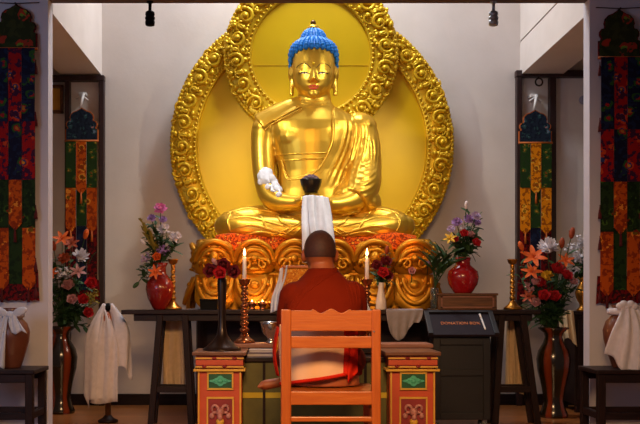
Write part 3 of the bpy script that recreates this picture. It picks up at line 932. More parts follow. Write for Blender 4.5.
# orange brocade over the front edge of the throne
def fn(u, v):
    x = X0 - .70 + 1.42 * u
    z_top = TH + .012 + .012 * math.sin(u * 9) + .008 * math.sin(u * 23)
    if v < .4:
        t = v / .4
        return V((x, TF + .06 - .05 * t + .006 * math.sin(u * 60) * t, z_top + .012 * math.sin(t * PI)))
    t = (v - .4) / .6
    return V((x + .006 * math.sin(u * 40), TF + .010 - .030 * math.sin(t * 1.2) + .008 * math.sin(u * 75 + t), z_top - .095 * t - .02 * abs(math.sin(u * 12)) * t))
tag(MB().grid(fn, 120, 14).build('altar_cloth', M['orange_brocade'], solid=.004), 'orange patterned brocade cloth laid along the top front edge of the lotus throne', 'cloth')

# ------------------------------------------------------------------ altar table
AT0, AT1, ATZ = 6.70, 6.955, .783
def altar():
    ax0, ax1 = W(121, 0, AT0).x, W(541, 0, AT0).x
    root = thing('altar_table', 'long dark altar table on splayed trestle legs in front of the lotus throne', 'table', ((ax0 + ax1) / 2, 6.85, 0))
    MB().box(ax0, ax1, AT0, AT1, ATZ - .03, ATZ).build('tabletop', M['dark_wood_x'], root, bevel=.005)
    MB().box(ax0 + .08, ax1 - .05, AT0 + .03, AT0 + .05, ATZ - .075, ATZ - .03).build('apron', M['dark_wood_x'], root, bevel=.003)
    for (b0, b1, t0, t1) in ((150, 191, 159.5, 184.5), (496, 539.5, 503, 524)):
        for dy in (AT0 + .04, AT1 - .04):
            for b_, t_ in ((b0, t0), (b1, t1)):
                MB().bar((W(b_, 0, AT0).x, dy, 0), (W(t_, 0, AT0).x, dy, ATZ - .03), .043, .043).build('leg', M['dark_wood_z'], root, bevel=.004)
            z = W(0, 390, AT0).z
            MB().bar((W(b0 + 2.5, 0, AT0).x, dy, z), (W(b1 - 2.5, 0, AT0).x, dy, z), .04, .03).build('crossbar', M['dark_wood_x'], root, bevel=.004)
altar()
tag(scarf('ceremonial_scarf', [(W(163, 0, 7.02).x, 6.960, .778), (W(175, 0, 7.02).x, 6.960, .778), (W(186, 0, 7.02).x, 6.960, .778)], [W(163, 387, 6.985), W(174, 388, 6.985), W(184, 387, 6.985)],
    M['khata_cream'], 'x', .010, 3), 'pale cream scarf hanging behind the left trestle of the altar table', 'scarf')
tag(scarf('ceremonial_scarf', [(W(505, 0, 7.02).x, 6.960, .778), (W(512, 0, 7.02).x, 6.960, .778), (W(524, 0, 7.02).x, 6.960, .778)], [W(506, 386, 6.985), W(514, 390, 6.985), W(524, 395, 6.985)],
    M['khata_cream'], 'x', .016, 3, seed=4), 'amber cream scarf hanging behind the right trestle of the altar table', 'scarf')
# folded scarf over the front edge of the altar table
fx0, fx1 = W(386, 0, 6.69).x, W(423, 0, 6.69).x
def fn(u, v):
    x = fx0 + (fx1 - fx0) * u
    if v < .2: return V((x, AT0 + .12 - .14 * (v / .2), ATZ + .006))
    t = (v - .2) / .8
    drop = .09 + .12 * math.sin(PI * min(1, .25 + u * .9)) ** 1.5
    return V((x + (.5 - u) * .06 * t * t, AT0 - .02 - .010 * math.sin(u * 25 + t * 2) * t - .01 * t, ATZ + .006 - drop * t))
tag(MB().grid(fn, 24, 18).build('ceremonial_scarf', M['khata_grey'], solid=.003), 'grey-white gauzy scarf folded over the front edge of the altar table', 'scarf')

# ------------------------------------------------------------------ vessels
def lathe_thing(name, prof, c, mat, label, cat, seg=28, group=None, pname=None):
    o = MB().lathe(prof, c, seg).build(name, mat, None, origin=c)
    return tag(o, label, cat, group)
def candlestick(c, h, r, mat, label, nb=0):
    root = thing('candlestick', label, 'candlestick', c, 'coppery candlesticks on the desk' if nb else 'brass candlesticks on the altar table')
    MB().lathe([(r, 0), (r, .012), (r * .82, .02), (r * .5, .035), (r * .28, .06)], c, 24).build('base', mat, root)
    prof = [(r * .28, .055)]
    n = 7 if not nb else nb
    for i in range(n):
        z0 = .06 + (h - .09) * i / n; z1 = .06 + (h - .09) * (i + 1) / n
        k_ = (.46 if nb else .34) * (1 - .25 * i / n)
        prof += [(r * .20, z0), (r * k_ * .9, z0 * .7 + z1 * .3), (r * k_, (z0 + z1) / 2), (r * k_ * .9, z0 * .3 + z1 * .7), (r * .20, z1)]
    prof += [(r * .2, h - .035)]
    MB().lathe(prof, c, 20).build('stem', mat, root)
    MB().lathe([(r * .2, h - .04), (r * .45, h - .028), (r * .55, h - .006), (r * .62, h), (r * .45, h), (r * .35, h - .012)], c, 20).build('cup', mat, root)
    return root
candlestick(W(173, 309.5, 6.85), .345, .062, M['brass'], 'tall brass candlestick beside the left red vase on the altar table')
candlestick(W(512.5, 309.5, 6.85), .345, .062, M['brass'], 'tall brass candlestick on the right end of the altar table')
DZ = .60; DYS = 5.87
for px, side in ((244.5, 'left'), (367, 'right')):
    c = W(px, 0, DYS); c.z = DZ
    candlestick(c, .375, .062, M['copper'], 'coppery knobbed candlestick with lit candle on the %s of the robed person' % side, 8)
    cc = c + V((0, 0, .363))
    cd = thing('candle', 'lit white taper candle in the coppery candlestick %s of the robed person' % side, 'candle', cc)
    MB().lathe([(.0125, 0), (.0115, .07), (.0105, .135), (.008, .143)], cc, 16).build('wax', M['wax'], cd)
    MB().lathe([(.002, .14), (.002, .155)], cc, 6).build('wick', M['black'], cd)
    MB().lathe([(.001, .146), (.007, .156), (.008, .163), (.005, .177), (.001, .194)], cc, 12).build('flame', M['flame'], cd)
    L = bpy.data.lights.new('candle_light', 'POINT'); L.energy = 3.8; L.color = (1, .42, .11); L.shadow_soft_size = .02
    lo = bpy.data.objects.new('candle_light', L); lo.location = cc + V((0, 0, .225)); COL.objects.link(lo)

RV = [(.040, 0), (.050, .012), (.085, .08), (.098, .14), (.092, .185), (.060, .225), (.042, .25), (.040, .29), (.056, .32), (.052, .32), (.036, .29)]
vb = W(160, 309.4, 6.84); vb.z = ATZ
lathe_thing('flower_vase', RV, vb, M['red_glaze_dark'], 'red glazed vase with mixed pink and white flowers, left end of altar table', 'vase')
# wooden box on the altar and the red vase on top of it
bx0, bx1 = W(438, 0, 6.78).x, W(497, 0, 6.78).x
t = thing('wooden_chest', 'low brown wooden chest under the right red vase on the altar table', 'chest', ((bx0 + bx1) / 2, 6.86, ATZ))
MB().box(bx0, bx1, 6.78, 6.96, ATZ, .885).build('body', M['brown_wood'], t, bevel=.004)
MB().box(bx0 - .008, bx1 + .008, 6.772, 6.968, .880, .896).build('lid', M['brown_wood'], t, bevel=.003)
for (a, b_, c_, d_) in ((bx0 + .02, bx1 - .02, .866, .876), (bx0 + .02, bx1 - .02, ATZ + .012, ATZ + .022), (bx0 + .02, bx0 + .03, ATZ + .012, .876), (bx1 - .03, bx1 - .02, ATZ + .012, .876)):
    MB().box(a, b_, 6.772, 6.785, c_, d_).build('panel_moulding', M['plank_wood'], t)
vr = W(463, 0, 6.87); vr.z = .896
k = 1.0
lathe_thing('flower_vase', [(.058, 0), (.066, .01), (.098, .06), (.108, .11), (.100, .15), (.066, .18), (.050, .195), (.048, .22), (.056, .245), (.051, .245), (.042, .22)], vr, M['red_glaze'],
            'round red vase with purple flowers on the wooden chest', 'vase', 32)
# tall floor vases
FV = [(.100, 0), (.105, .02), (.085, .06), (.070, .12), (.085, .22), (.115, .34), (.122, .42), (.110, .48), (.075, .54), (.062, .58), (.070, .61), (.112, .645), (.108, .65), (.058, .60)]
fl_ = W(61, 0, 7.5); fl_.z = 0
fr_ = W(553.5, 0, 7.25); fr_.z = 0
lathe_thing('floor_vase', FV, fl_, M['vase_glaze'], 'tall dark striped floor vase beside the left front wall, holding flowers', 'vase', 32)
lathe_thing('floor_vase', FV, fr_, M['vase_glaze'], 'tall dark striped floor vase right of the altar table, holding flowers', 'vase', 32)
# cabinet behind the right floor vase with a brass vase on it
cx0 = W(573, 0, 7.5).x
t = thing('side_cabinet', 'dark low cabinet behind the right floor vase against the back wall', 'cabinet', (cx0 + .4, 7.7, 0))
MB().box(cx0 + .02, cx0 + .78, 7.52, 7.92, .06, .735).build('body', M['dark_wood_z'], t, bevel=.004)
MB().box(cx0, cx0 + .8, 7.5, 7.94, .735, .762).build('top', M['dark_wood_x'], t, bevel=.004)
for j in range(2):
    d = MB().box(cx0 + .04 + .36 * j, cx0 + .38 + .36 * j, 7.505, 7.52, .1, .70).build('door', M['dark_wood_z'], t, bevel=.004)
    MB().ell((cx0 + .35 + .10 * j, 7.495, .42), .012).build('knob', M['brass'], d)
for sx in (cx0 + .05, cx0 + .75):
    for sy in (7.55, 7.89):
        MB().box(sx - .02, sx + .02, sy - .02, sy + .02, 0, .06).build('foot', M['dark_wood_z'], t)
bv_ = V((W(583, 0, 7.62).x, 7.62, .762))
lathe_thing('flower_vase', [(.048, 0), (.050, .012), (.030, .03), (.026, .05), (.052, .10), (.060, .14), (.048, .18), (.028, .21), (.026, .235), (.046, .262), (.043, .262), (.022, .235)], bv_, M['brass'],
            'small brass vase with white flowers on the dark side cabinet', 'vase')
tag(scarf('ceremonial_scarf', [V((W(560, 0, 7.45).x, 7.492, .768)), V((W(568, 0, 7.45).x, 7.488, .772)), V((W(575, 0, 7.45).x, 7.492, .768))], [W(561, 345, 7.46), W(568, 338, 7.44), W(577, 347, 7.46)],
    M['khata_cream'], 'x', .012, 3, seed=8), 'cream scarf hanging in front of the side cabinet behind the right floor vase', 'scarf')

# bud vases
dv = V((W(222, 0, 5.5).x, 5.5, .577))
lathe_thing('bud_vase', [(.108, 0), (.106, .008), (.085, .022), (.050, .055), (.030, .085), (.022, .13), (.020, .20), (.023, .28), (.026, .36), (.024, .40), (.020, .415), (.017, .418), (.012, .39)], dv, M['dark_glaze'],
            'slender dark vase with a flared foot and red flowers on the left desk pillar', 'vase')
wv = V((W(381, 0, 6.8).x, 6.8, ATZ))
lathe_thing('bud_vase', [(.034, 0), (.036, .01), (.034, .06), (.022, .12), (.018, .15), (.026, .185), (.023, .185), (.014, .15)], wv, M['white_glaze'],
            'small white bud vase with dark red flowers on the altar table', 'vase')
gv = V((W(434.5, 0, 6.83).x, 6.83, ATZ))
MBg = MB().lathe([(.026, 0), (.028, .005), (.030, .09), (.027, .15), (.024, .15), (.026, .09), (.024, .010)], gv, 24)
tag(MBg.build('bud_vase', M['glass'], None, origin=gv), 'clear glass vase of green leafy stems on the altar table', 'vase')
# copper offering bowls, black box, silver bowl
for i, px in enumerate((252, 262.5, 273)):
    c = V((W(px, 0, 6.8).x, 6.8, ATZ))
    lathe_thing('offering_bowl', [(.020, 0), (.022, .008), (.018, .014), (.030, .035), (.034, .055), (.031, .055), (.026, .036), (.012, .024)], c, M['copper'],
                ['leftmost of three copper offering bowls on the altar table', 'middle of three copper offering bowls on the altar table', 'rightmost of three copper offering bowls on the altar table'][i], 'bowl', 20, 'copper offering bowls on the altar table')
for o_ in [o for o in COL.objects if o.name.startswith('offering_bowl')]:
    c = WL[o_.name]
    MB().lathe([(.002, .040), (.022, .040), (.022, .044), (.002, .044)], c, 14).build('butter', M['wax'], o_)
    MB().lathe([(.001, .044), (.006, .050), (.006, .056), (.001, .068)], c, 10).build('flame', M['flame'], o_)
    L = bpy.data.lights.new('lamp_light', 'POINT'); L.energy = .7; L.color = (1, .38, .08); L.shadow_soft_size = .015
    lo = bpy.data.objects.new('lamp_light', L); lo.location = c + V((0, 0, .085)); COL.objects.link(lo)
c = V((W(209, 0, 6.78).x, 6.78, ATZ))
t = thing('small_box', 'small black box on the altar table below the left throne petals', 'box', c)
MB().box(c.x - .058, c.x + .058, 6.74, 6.82, ATZ, ATZ + .062).build('body', M['black'], t, bevel=.004)
MB().box(c.x - .061, c.x + .061, 6.737, 6.823, ATZ + .060, ATZ + .074).build('lid', M['black'], t, bevel=.003)
c = V((W(271, 0, 5.86).x, 5.86, DZ))
lathe_thing('offering_bowl', [(.030, 0), (.032, .006), (.02, .02), (.018, .03), (.050, .06), (.062, .11), (.066, .125), (.062, .125), (.045, .065), (.02, .045)], c, M['silver'],
            'shiny silver footed bowl on the desk shelf left of the wooden chair', 'bowl')

# ------------------------------------------------------------------ donation box
def donation():
    x0, x1 = W(433, 0, 6.48).x, W(490, 0, 6.48).x
    t = thing('donation_box', 'dark donation box with a sloping lettered lid in front of the altar table', 'donation box', ((x0 + x1) / 2, 6.57, 0))
    MB().prism_x([(6.48, .075), (6.665, .075), (6.665, .735), (6.48, .61)], x0, x1).build('body', M['navy_cabinet'], t, bevel=.004)
    # recessed front panels framed by stiles
    for (a, b_, c_, d_) in ((x0, x0 + .045, .075, .60), (x1 - .045, x1, .075, .60), (x0 + .045, x1 - .045, .56, .60), (x0 + .045, x1 - .045, .36, .40), (x0 + .045, x1 - .045, .075, .12)):
        MB().box(a, b_, 6.465, 6.482, c_, d_).build('front_frame', M['navy_cabinet'], t, bevel=.003)
    lx0, lx1 = W(428.5, 0, 6.45).x, W(492, 0, 6.66).x
    A = V((0, 6.45, .612)); Bk = V((0, 6.67, .757))
    d = (Bk - A); n = V((0, -d.z, d.y)).normalized()
    th = .018
    lid = MB().prism_x([(A.y, A.z), (Bk.y, Bk.z), (Bk.y - n.y * -th, Bk.z + n.z * th), (A.y + n.y * th, A.z + n.z * th)], lx0, lx1).build('lid', M['navy_slope'], t, bevel=.003)
    for a, b_ in ((lx0, lx0 + .03), (lx1 - .03, lx1)):
        q = [A + n * th, Bk + n * th, Bk + n * (th + .014), A + n * (th + .014)]
        MB().prism_x([(p_.y, p_.z) for p_ in q], a, b_).build('lid_edge', M['navy_cabinet'], lid, bevel=.002)
    q = [Bk - d * .09 + n * th, Bk + n * th, Bk + n * (th + .014), Bk - d * .09 + n * (th + .014)]
    MB().prism_x([(p_.y, p_.z) for p_ in q], lx0, lx1).build('lid_edge', M['navy_cabinet'], lid, bevel=.002)
    # lettering
    cu = bpy.data.curves.new('lettering', 'FONT'); cu.body = 'DONATION BOX'; cu.size = .042; cu.extrude = .001; cu.align_x = 'CENTER'; cu.align_y = 'CENTER'
    cu.materials.append(M['letter'])
    tmp = bpy.data.objects.new('tmp', cu); COL.objects.link(tmp); dg = bpy.context.evaluated_depsgraph_get(); dg.update()
    lm = bpy.data.meshes.new_from_object(tmp.evaluated_get(dg)); bpy.data.objects.remove(tmp)
    fo = bpy.data.objects.new('lettering', lm); COL.objects.link(fo)
    c = A.lerp(Bk, .48) + n * (th + .0015); c.x = (lx0 + lx1) / 2 - .005
    fo.parent = lid
    ang = math.atan2(d.z, d.y)
    fo.location = c - WL[lid.name]; fo.rotation_euler = (ang, 0, 0)
    wd = 12 * .042 * .62
    fo.scale = (.262 / .335, 1, 1)
    for sx in (x0 + .03, x1 - .03):
        for sy in (6.51, 6.64):
            cm = MB().tube([(sx - .012, sy, .03), (sx + .012, sy, .03)], .03, 16); cm.box(sx - .015, sx + .015, sy - .012, sy + .012, .045, .076)
            cm.build('caster', M['grey_metal'], t)
    MB().ell((x1 + .012, 6.56, .64), .012).build('knob', M['black'], t)
    # pen lying on the lid
    p0 = A.lerp(Bk, .18) + n * (th + .006); p1 = A.lerp(Bk, .86) + n * (th + .006)
    p0.x = W(484.8, 0, 6.5).x; p1.x = W(480.5, 0, 6.6).x
    pr = thing('pen', 'white pen lying on the sloping lid of the donation box', 'pen', p0)
    MB().tube([p0, p0.lerp(p1, .08), p0.lerp(p1, .72)], [.002, .006, .006], 10).build('barrel', M['white_plastic'], pr)
    MB().tube([p0.lerp(p1, .72), p1], [.0065, .0065], 10).build('cap', M['white_plastic'], pr)
donation()

# ------------------------------------------------------------------ painted desk
def desk():
    F = 5.35
    t = thing('painted_desk', 'carved desk with two painted orange-red end pillars in front of the robed person', 'desk', (.21, 5.65, 0))
    ends = (W(195, 0, F).x, W(244, 0, F).x), (W(387.5, 0, F).x, W(438, 0, F).x)
    def zz(py): return W(0, py, F).z
    for (x0, x1) in ends:
        p_ = MB().box(x0 + .012, x1 - .012, F + .012, F + .35, 0, zz(358)).build('pillar', M['choktse_red'], t, bevel=.003)
        MB().box(x0 - .014, x1 + .014, F - .02, F + .37, zz(355.5), .577).build('pillar_top', M['choktse_top'], p_, bevel=.004)
        # stepped mouldings
        MB().box(x0 + .004, x1 - .004, F - .002, F + .34, zz(366.5), zz(356.5)).build('frieze', M['choktse_deep'], p_, bevel=.002)
        MB().box(x0 + .004, x1 - .004, F - .008, F, zz(365), zz(360)).build('frieze', M['choktse_red'], p_, bevel=.002)
        for yy in (358.2, 366.8):
            MB().box(x0 + .002, x1 - .002, F - .010, F + .01, zz(yy + .7), zz(yy - .7)).build('gilt_line', M['choktse_yellow'], p_)
        for k_ in range(4):
            xx = x0 + .05 + (x1 - x0 - .1) * k_ / 3
            MB().ell((xx, F - .008, zz(358.2 if k_ % 2 else 366.3)), (.014, .008, .008), seg=8, ring=6).build('painted_knot', M['choktse_deep'], p_)
        MB().box(x0 - .008, x1 + .008, F - .016, F + .35, zz(371.3), zz(369)).build('gilt_line', M['choktse_yellow'], p_, bevel=.002)
        # panels
        w_ = x1 - x0
        def panel(a, b_, y0, y1, mat):
            xa, xb = x0 + w_ * a, x0 + w_ * b_
            MB().box(xa, xb, F + .004, F + .02, zz(y1), zz(y0)).build('panel', mat, p_)
            s_ = .006
            fr = MB()
            fr.box(xa - s_, xb + s_, F + .0, F + .016, zz(y0) - .002, zz(y0) + s_ * 1.3); fr.box(xa - s_, xb + s_, F + .0, F + .016, zz(y1) - s_ * 1.3, zz(y1) + .002)
            fr.box(xa - s_, xa + .002, F + .0, F + .016, zz(y1), zz(y0)); fr.box(xb - .002, xb + s_, F + .0, F + .016, zz(y1), zz(y0))
            fr.build('panel_border', M['choktse_yellow'], p_)
            return (xa + xb) / 2, (zz(y0) + zz(y1)) / 2
        for a in (.075, .925):
            MB().box(x0 + w_ * a - .004, x0 + w_ * a + .004, F + .0, F + .014, 0, zz(371)).build('gilt_line', M['choktse_yellow'], p_)
        cx, cz = panel(.27, .76, 373.5, 388.5, M['choktse_green'])
        mb = MB()
        pts = []
        for i in range(40):
            a = 2 * PI * i / 40
            r = 1 + .22 * math.cos(4 * a) + .1 * math.cos(8 * a)
            pts.append((cx + .046 * r * math.cos(a), cz + .022 * r * math.sin(a)))
        mb.prism(pts, F - .002, F + .006)
        mb.ell((cx, F - .002, cz), (.016, .008, .013), seg=10, ring=6)
        for s_ in (-1, 1):
            mb.ell((cx + s_ * .03, F - .001, cz), (.011, .006, .007), seg=8, ring=6)
        mb.build('panel_carving', M['choktse_mint'], p_)
        cx, cz = panel(.26, .77, 398.5, 434, M['choktse_deep'])
        cz = zz(412)
        # carved horned head with curls
        mb = MB()
        mb.ell((cx, F - .008, cz), (.022, .020, .026)); mb.ell((cx, F - .018, cz - .026), (.015, .018, .020))
        for s_ in (-1, 1):
            q = [(cx + s_ * x, F - .006, cz + z) for x, z in ((.010, .020), (.022, .034), (.036, .034), (.044, .020), (.040, .006))]
            mb.tube([V(v_) for v_ in spline(q, 14)], [.009 - .004 * i / 14 for i in range(15)], 8)
            mb.ell((cx + s_ * .030, F - .004, cz - .002), (.014, .009, .009)); mb.ell((cx + s_ * .044, F - .002, cz - .02), (.014, .008, .016))
            mb.ell((cx + s_ * .009, F - .024, cz + .006), (.005, .005, .005), seg=8, ring=6)
        mb.build('carved_head', M['choktse_pink'], p_)
        MB().ell((cx, F - .014, cz - .052), (.022, .014, .022)).build('carved_jewel', M['choktse_yellow'], p_)
    a, b_ = ends[0][1] - .012, ends[1][0] + .012
    MB().box(a, b_, 5.50, 6.0, 0.0, .515).build('cabinet', M['olive'], t, bevel=.003)
    MB().box(a, b_, 5.48, 6.0, .515, .538).build('cabinet_top', M['dark_wood_x'], t, bevel=.003)
    MB().box(a, b_, 5.494, 5.502, .315, .345).build('yellow_band', M['yellow_cloth'], t)
    MB().box(a + .11, a + .125, 5.492, 5.502, 0, .515).build('stile', M['dark_wood_z'], t)
    MB().box(b_ - .125, b_ - .11, 5.492, 5.502, 0, .515).build('stile', M['dark_wood_z'], t)
    sx0, sx1 = W(232, 0, 5.75).x, W(433, 0, 5.75).x
    MB().box(sx0, sx1, 5.74, 6.0, .578, DZ).build('rear_shelf', M['plank_wood'], t, bevel=.003)
    for xx in (sx0 + .02, sx1 - .05, .2):
        MB().box(xx, xx + .03, 5.80, 5.98, .0 if xx < a or xx > b_ else .53, .58).build('shelf_support', M['dark_wood_z'], t)
desk()
# books on the cabinet top, left of chair
bk = [('purple_cloth', 'purple-grey wrapped book, bottom of the pair on the desk cabinet', 0, .022), ('paper_grey', 'pale loose-leaf book, top of the pair on the desk cabinet', .022, .018)]
for i, (mt, lb, dz, h) in enumerate(bk):
    z = .538 + dz
    x0 = W(247 + 2 * i, 0, 5.55).x; x1 = W(283, 0, 5.55).x
    r = thing('book', lb, 'book', ((x0 + x1) / 2, 5.58, z))
    MB().box(x0, x1, 5.52, 5.66, z, z + .004).build('cover', M['purple_cloth'], r)
    MB().box(x0 + .003, x1 - .003, 5.523, 5.657, z + .004, z + h - .003).build('pages', M['paper_grey'], r)
    MB().box(x0, x1, 5.52, 5.66, z + h - .003, z + h).build('cover', M[mt], r)
# reading stand beyond the person, dressed in orange brocade with a white scarf
sc = W(304, 0, 5.6).x; sr = W(321.5, 0, 5.6).x
t = thing('reading_stand', 'orange brocade covered reading stand on the desk beyond the robed person', 'stand', (sc, 5.6, .538))
zt = W(0, 268, 5.6).z
def frus(x0b, x1b, x0t, x1t, yb0, yb1, yt0, yt1, z0, z1):
    return MB().add([(x0b, yb0, z0), (x1b, yb0, z0), (x1b, yb1, z0), (x0b, yb1, z0), (x0t, yt0, z1), (x1t, yt0, z1), (x1t, yt1, z1), (x0t, yt1, z1)],
                    [(3, 2, 1, 0), (4, 5, 6, 7), (0, 1, 5, 4), (1, 2, 6, 5), (2, 3, 7, 6), (3, 0, 4, 7)], False)
hwb, hwt = .165, .115
MB().box(sr - .20, sr + .22, 5.56, 5.73, .538, .90).build('lower_tier', M['orange_brocade'], t, bevel=.004)
frus(sc - hwb, sc + hwb, sc - hwt, sc + hwt, 5.50, 5.72, 5.60, 5.70, .538, zt).build('body', M['gold_brocade'], t, bevel=.004)
MB().box(sc - hwt - .005, sc + hwt + .005, 5.585, 5.71, zt, zt + .014).build('ledge', M['chair_wood_x'], t, bevel=.003)
for s_, (xt, xb, z1_, z0_) in ((-1, (W(283.5, 0, 5.55).x, W(273.5, 0, 5.55).x, zt + .016, .80)), (1, (W(361, 0, 5.55).x, W(369, 0, 5.55).x, .93, .80))):
    def fn(u, v):
        x = xt + (xb - xt) * v - s_ * .022 + s_ * .044 * u
        return V((x + .006 * math.sin(v * 7), 5.585 - .05 * v + .08 * u - .012 * math.sin(u * 12 + v * 2), z1_ + (z0_ - z1_) * v - .02 * u))
    tag(MB().grid(fn, 12, 24).build('ceremonial_scarf', M['khata'], solid=.003), 'white scarf hanging down the %s edge of the orange reading stand' % ('left' if s_ < 0 else 'right'), 'scarf')

# ------------------------------------------------------------------ chair
def chair():
    CY = 4.42
    t = thing('wooden_chair', 'orange-brown wooden ladder-back chair with the robed person sitting on it', 'chair', (W(331, 0, CY).x, 4.64, 0))
    def zz(py): return W(0, py, CY).z
    xl0, xl1 = W(281, 0, CY).x, W(291.3, 0, CY).x
    xr0, xr1 = W(371.7, 0, CY).x, W(381, 0, CY).x
    for a, b_ in ((xl0, xl1), (xr0, xr1)):
        MB().box(a, b_, CY, CY + .04, 0, zz(309.5)).build('back_post', M['chair_wood_z'], t, bevel=.006)
        MB().box(a, b_, CY + .40, CY + .44, 0, .425).build('front_leg', M['chair_wood_z'], t, bevel=.005)
    # top rail with a scalloped notch in the middle
    z1, z0 = zz(310), zz(331)
    xa, xb = xl1 - .003, xr0 + .003; xm = (xa + xb) / 2
    top = []
    for i in range(41):
        u = i / 40; x = xb + (xa - xb) * u
        d = abs(x - xm) / .06
        z = z1 + (.010 * math.cos(min(d, 1.5) * PI * 1.33) - .004 if d < 1.5 else -.002)
        top.append((x, z))
    MB().prism([(xa, z0), (xb, z0)] + top, CY + .006, CY + .03).build('top_rail', M['chair_wood_x'], t, bevel=.003)
    MB().box(xa, xb, CY + .008, CY + .028, zz(348.3), zz(336.3)).build('back_slat', M['chair_wood_x'], t, bevel=.004)
    MB().box(xa, xb, CY + .002, CY + .035, zz(405), zz(391.5)).build('seat_rail', M['chair_wood_x'], t, bevel=.004)
    MB().box(xa, xb, CY + .008, CY + .03, zz(422), zz(417)).build('stretcher', M['chair_wood_x'], t, bevel=.004)
    MB().box(xl0 + .006, xr1 - .006, CY + .035, CY + .46, .425, .450).build('seat', M['chair_wood_x'], t, bevel=.006)
    MB().box(xl0 + .01, xr1 - .01, CY + .41, CY + .432, .36, .425).build('seat_rail', M['chair_wood_x'], t, bevel=.003)
    for a, b_ in ((xl0, xl1), (xr0, xr1)):
        MB().box(a + .008, b_ - .008, CY + .035, CY + .405, .36, .425).build('seat_rail', M['chair_wood_x'], t, bevel=.003)
        MB().box(a + .010, b_ - .010, CY + .035, CY + .405, .20, .225).build('stretcher', M['chair_wood_x'], t, bevel=.003)
    q = W(374, 331.5, CY)
    MB().tube([q + V((0, .004, 0)), q + V((0, -.004, 0))], .004, 8).build('screw', M['grey_metal'], t)
chair()

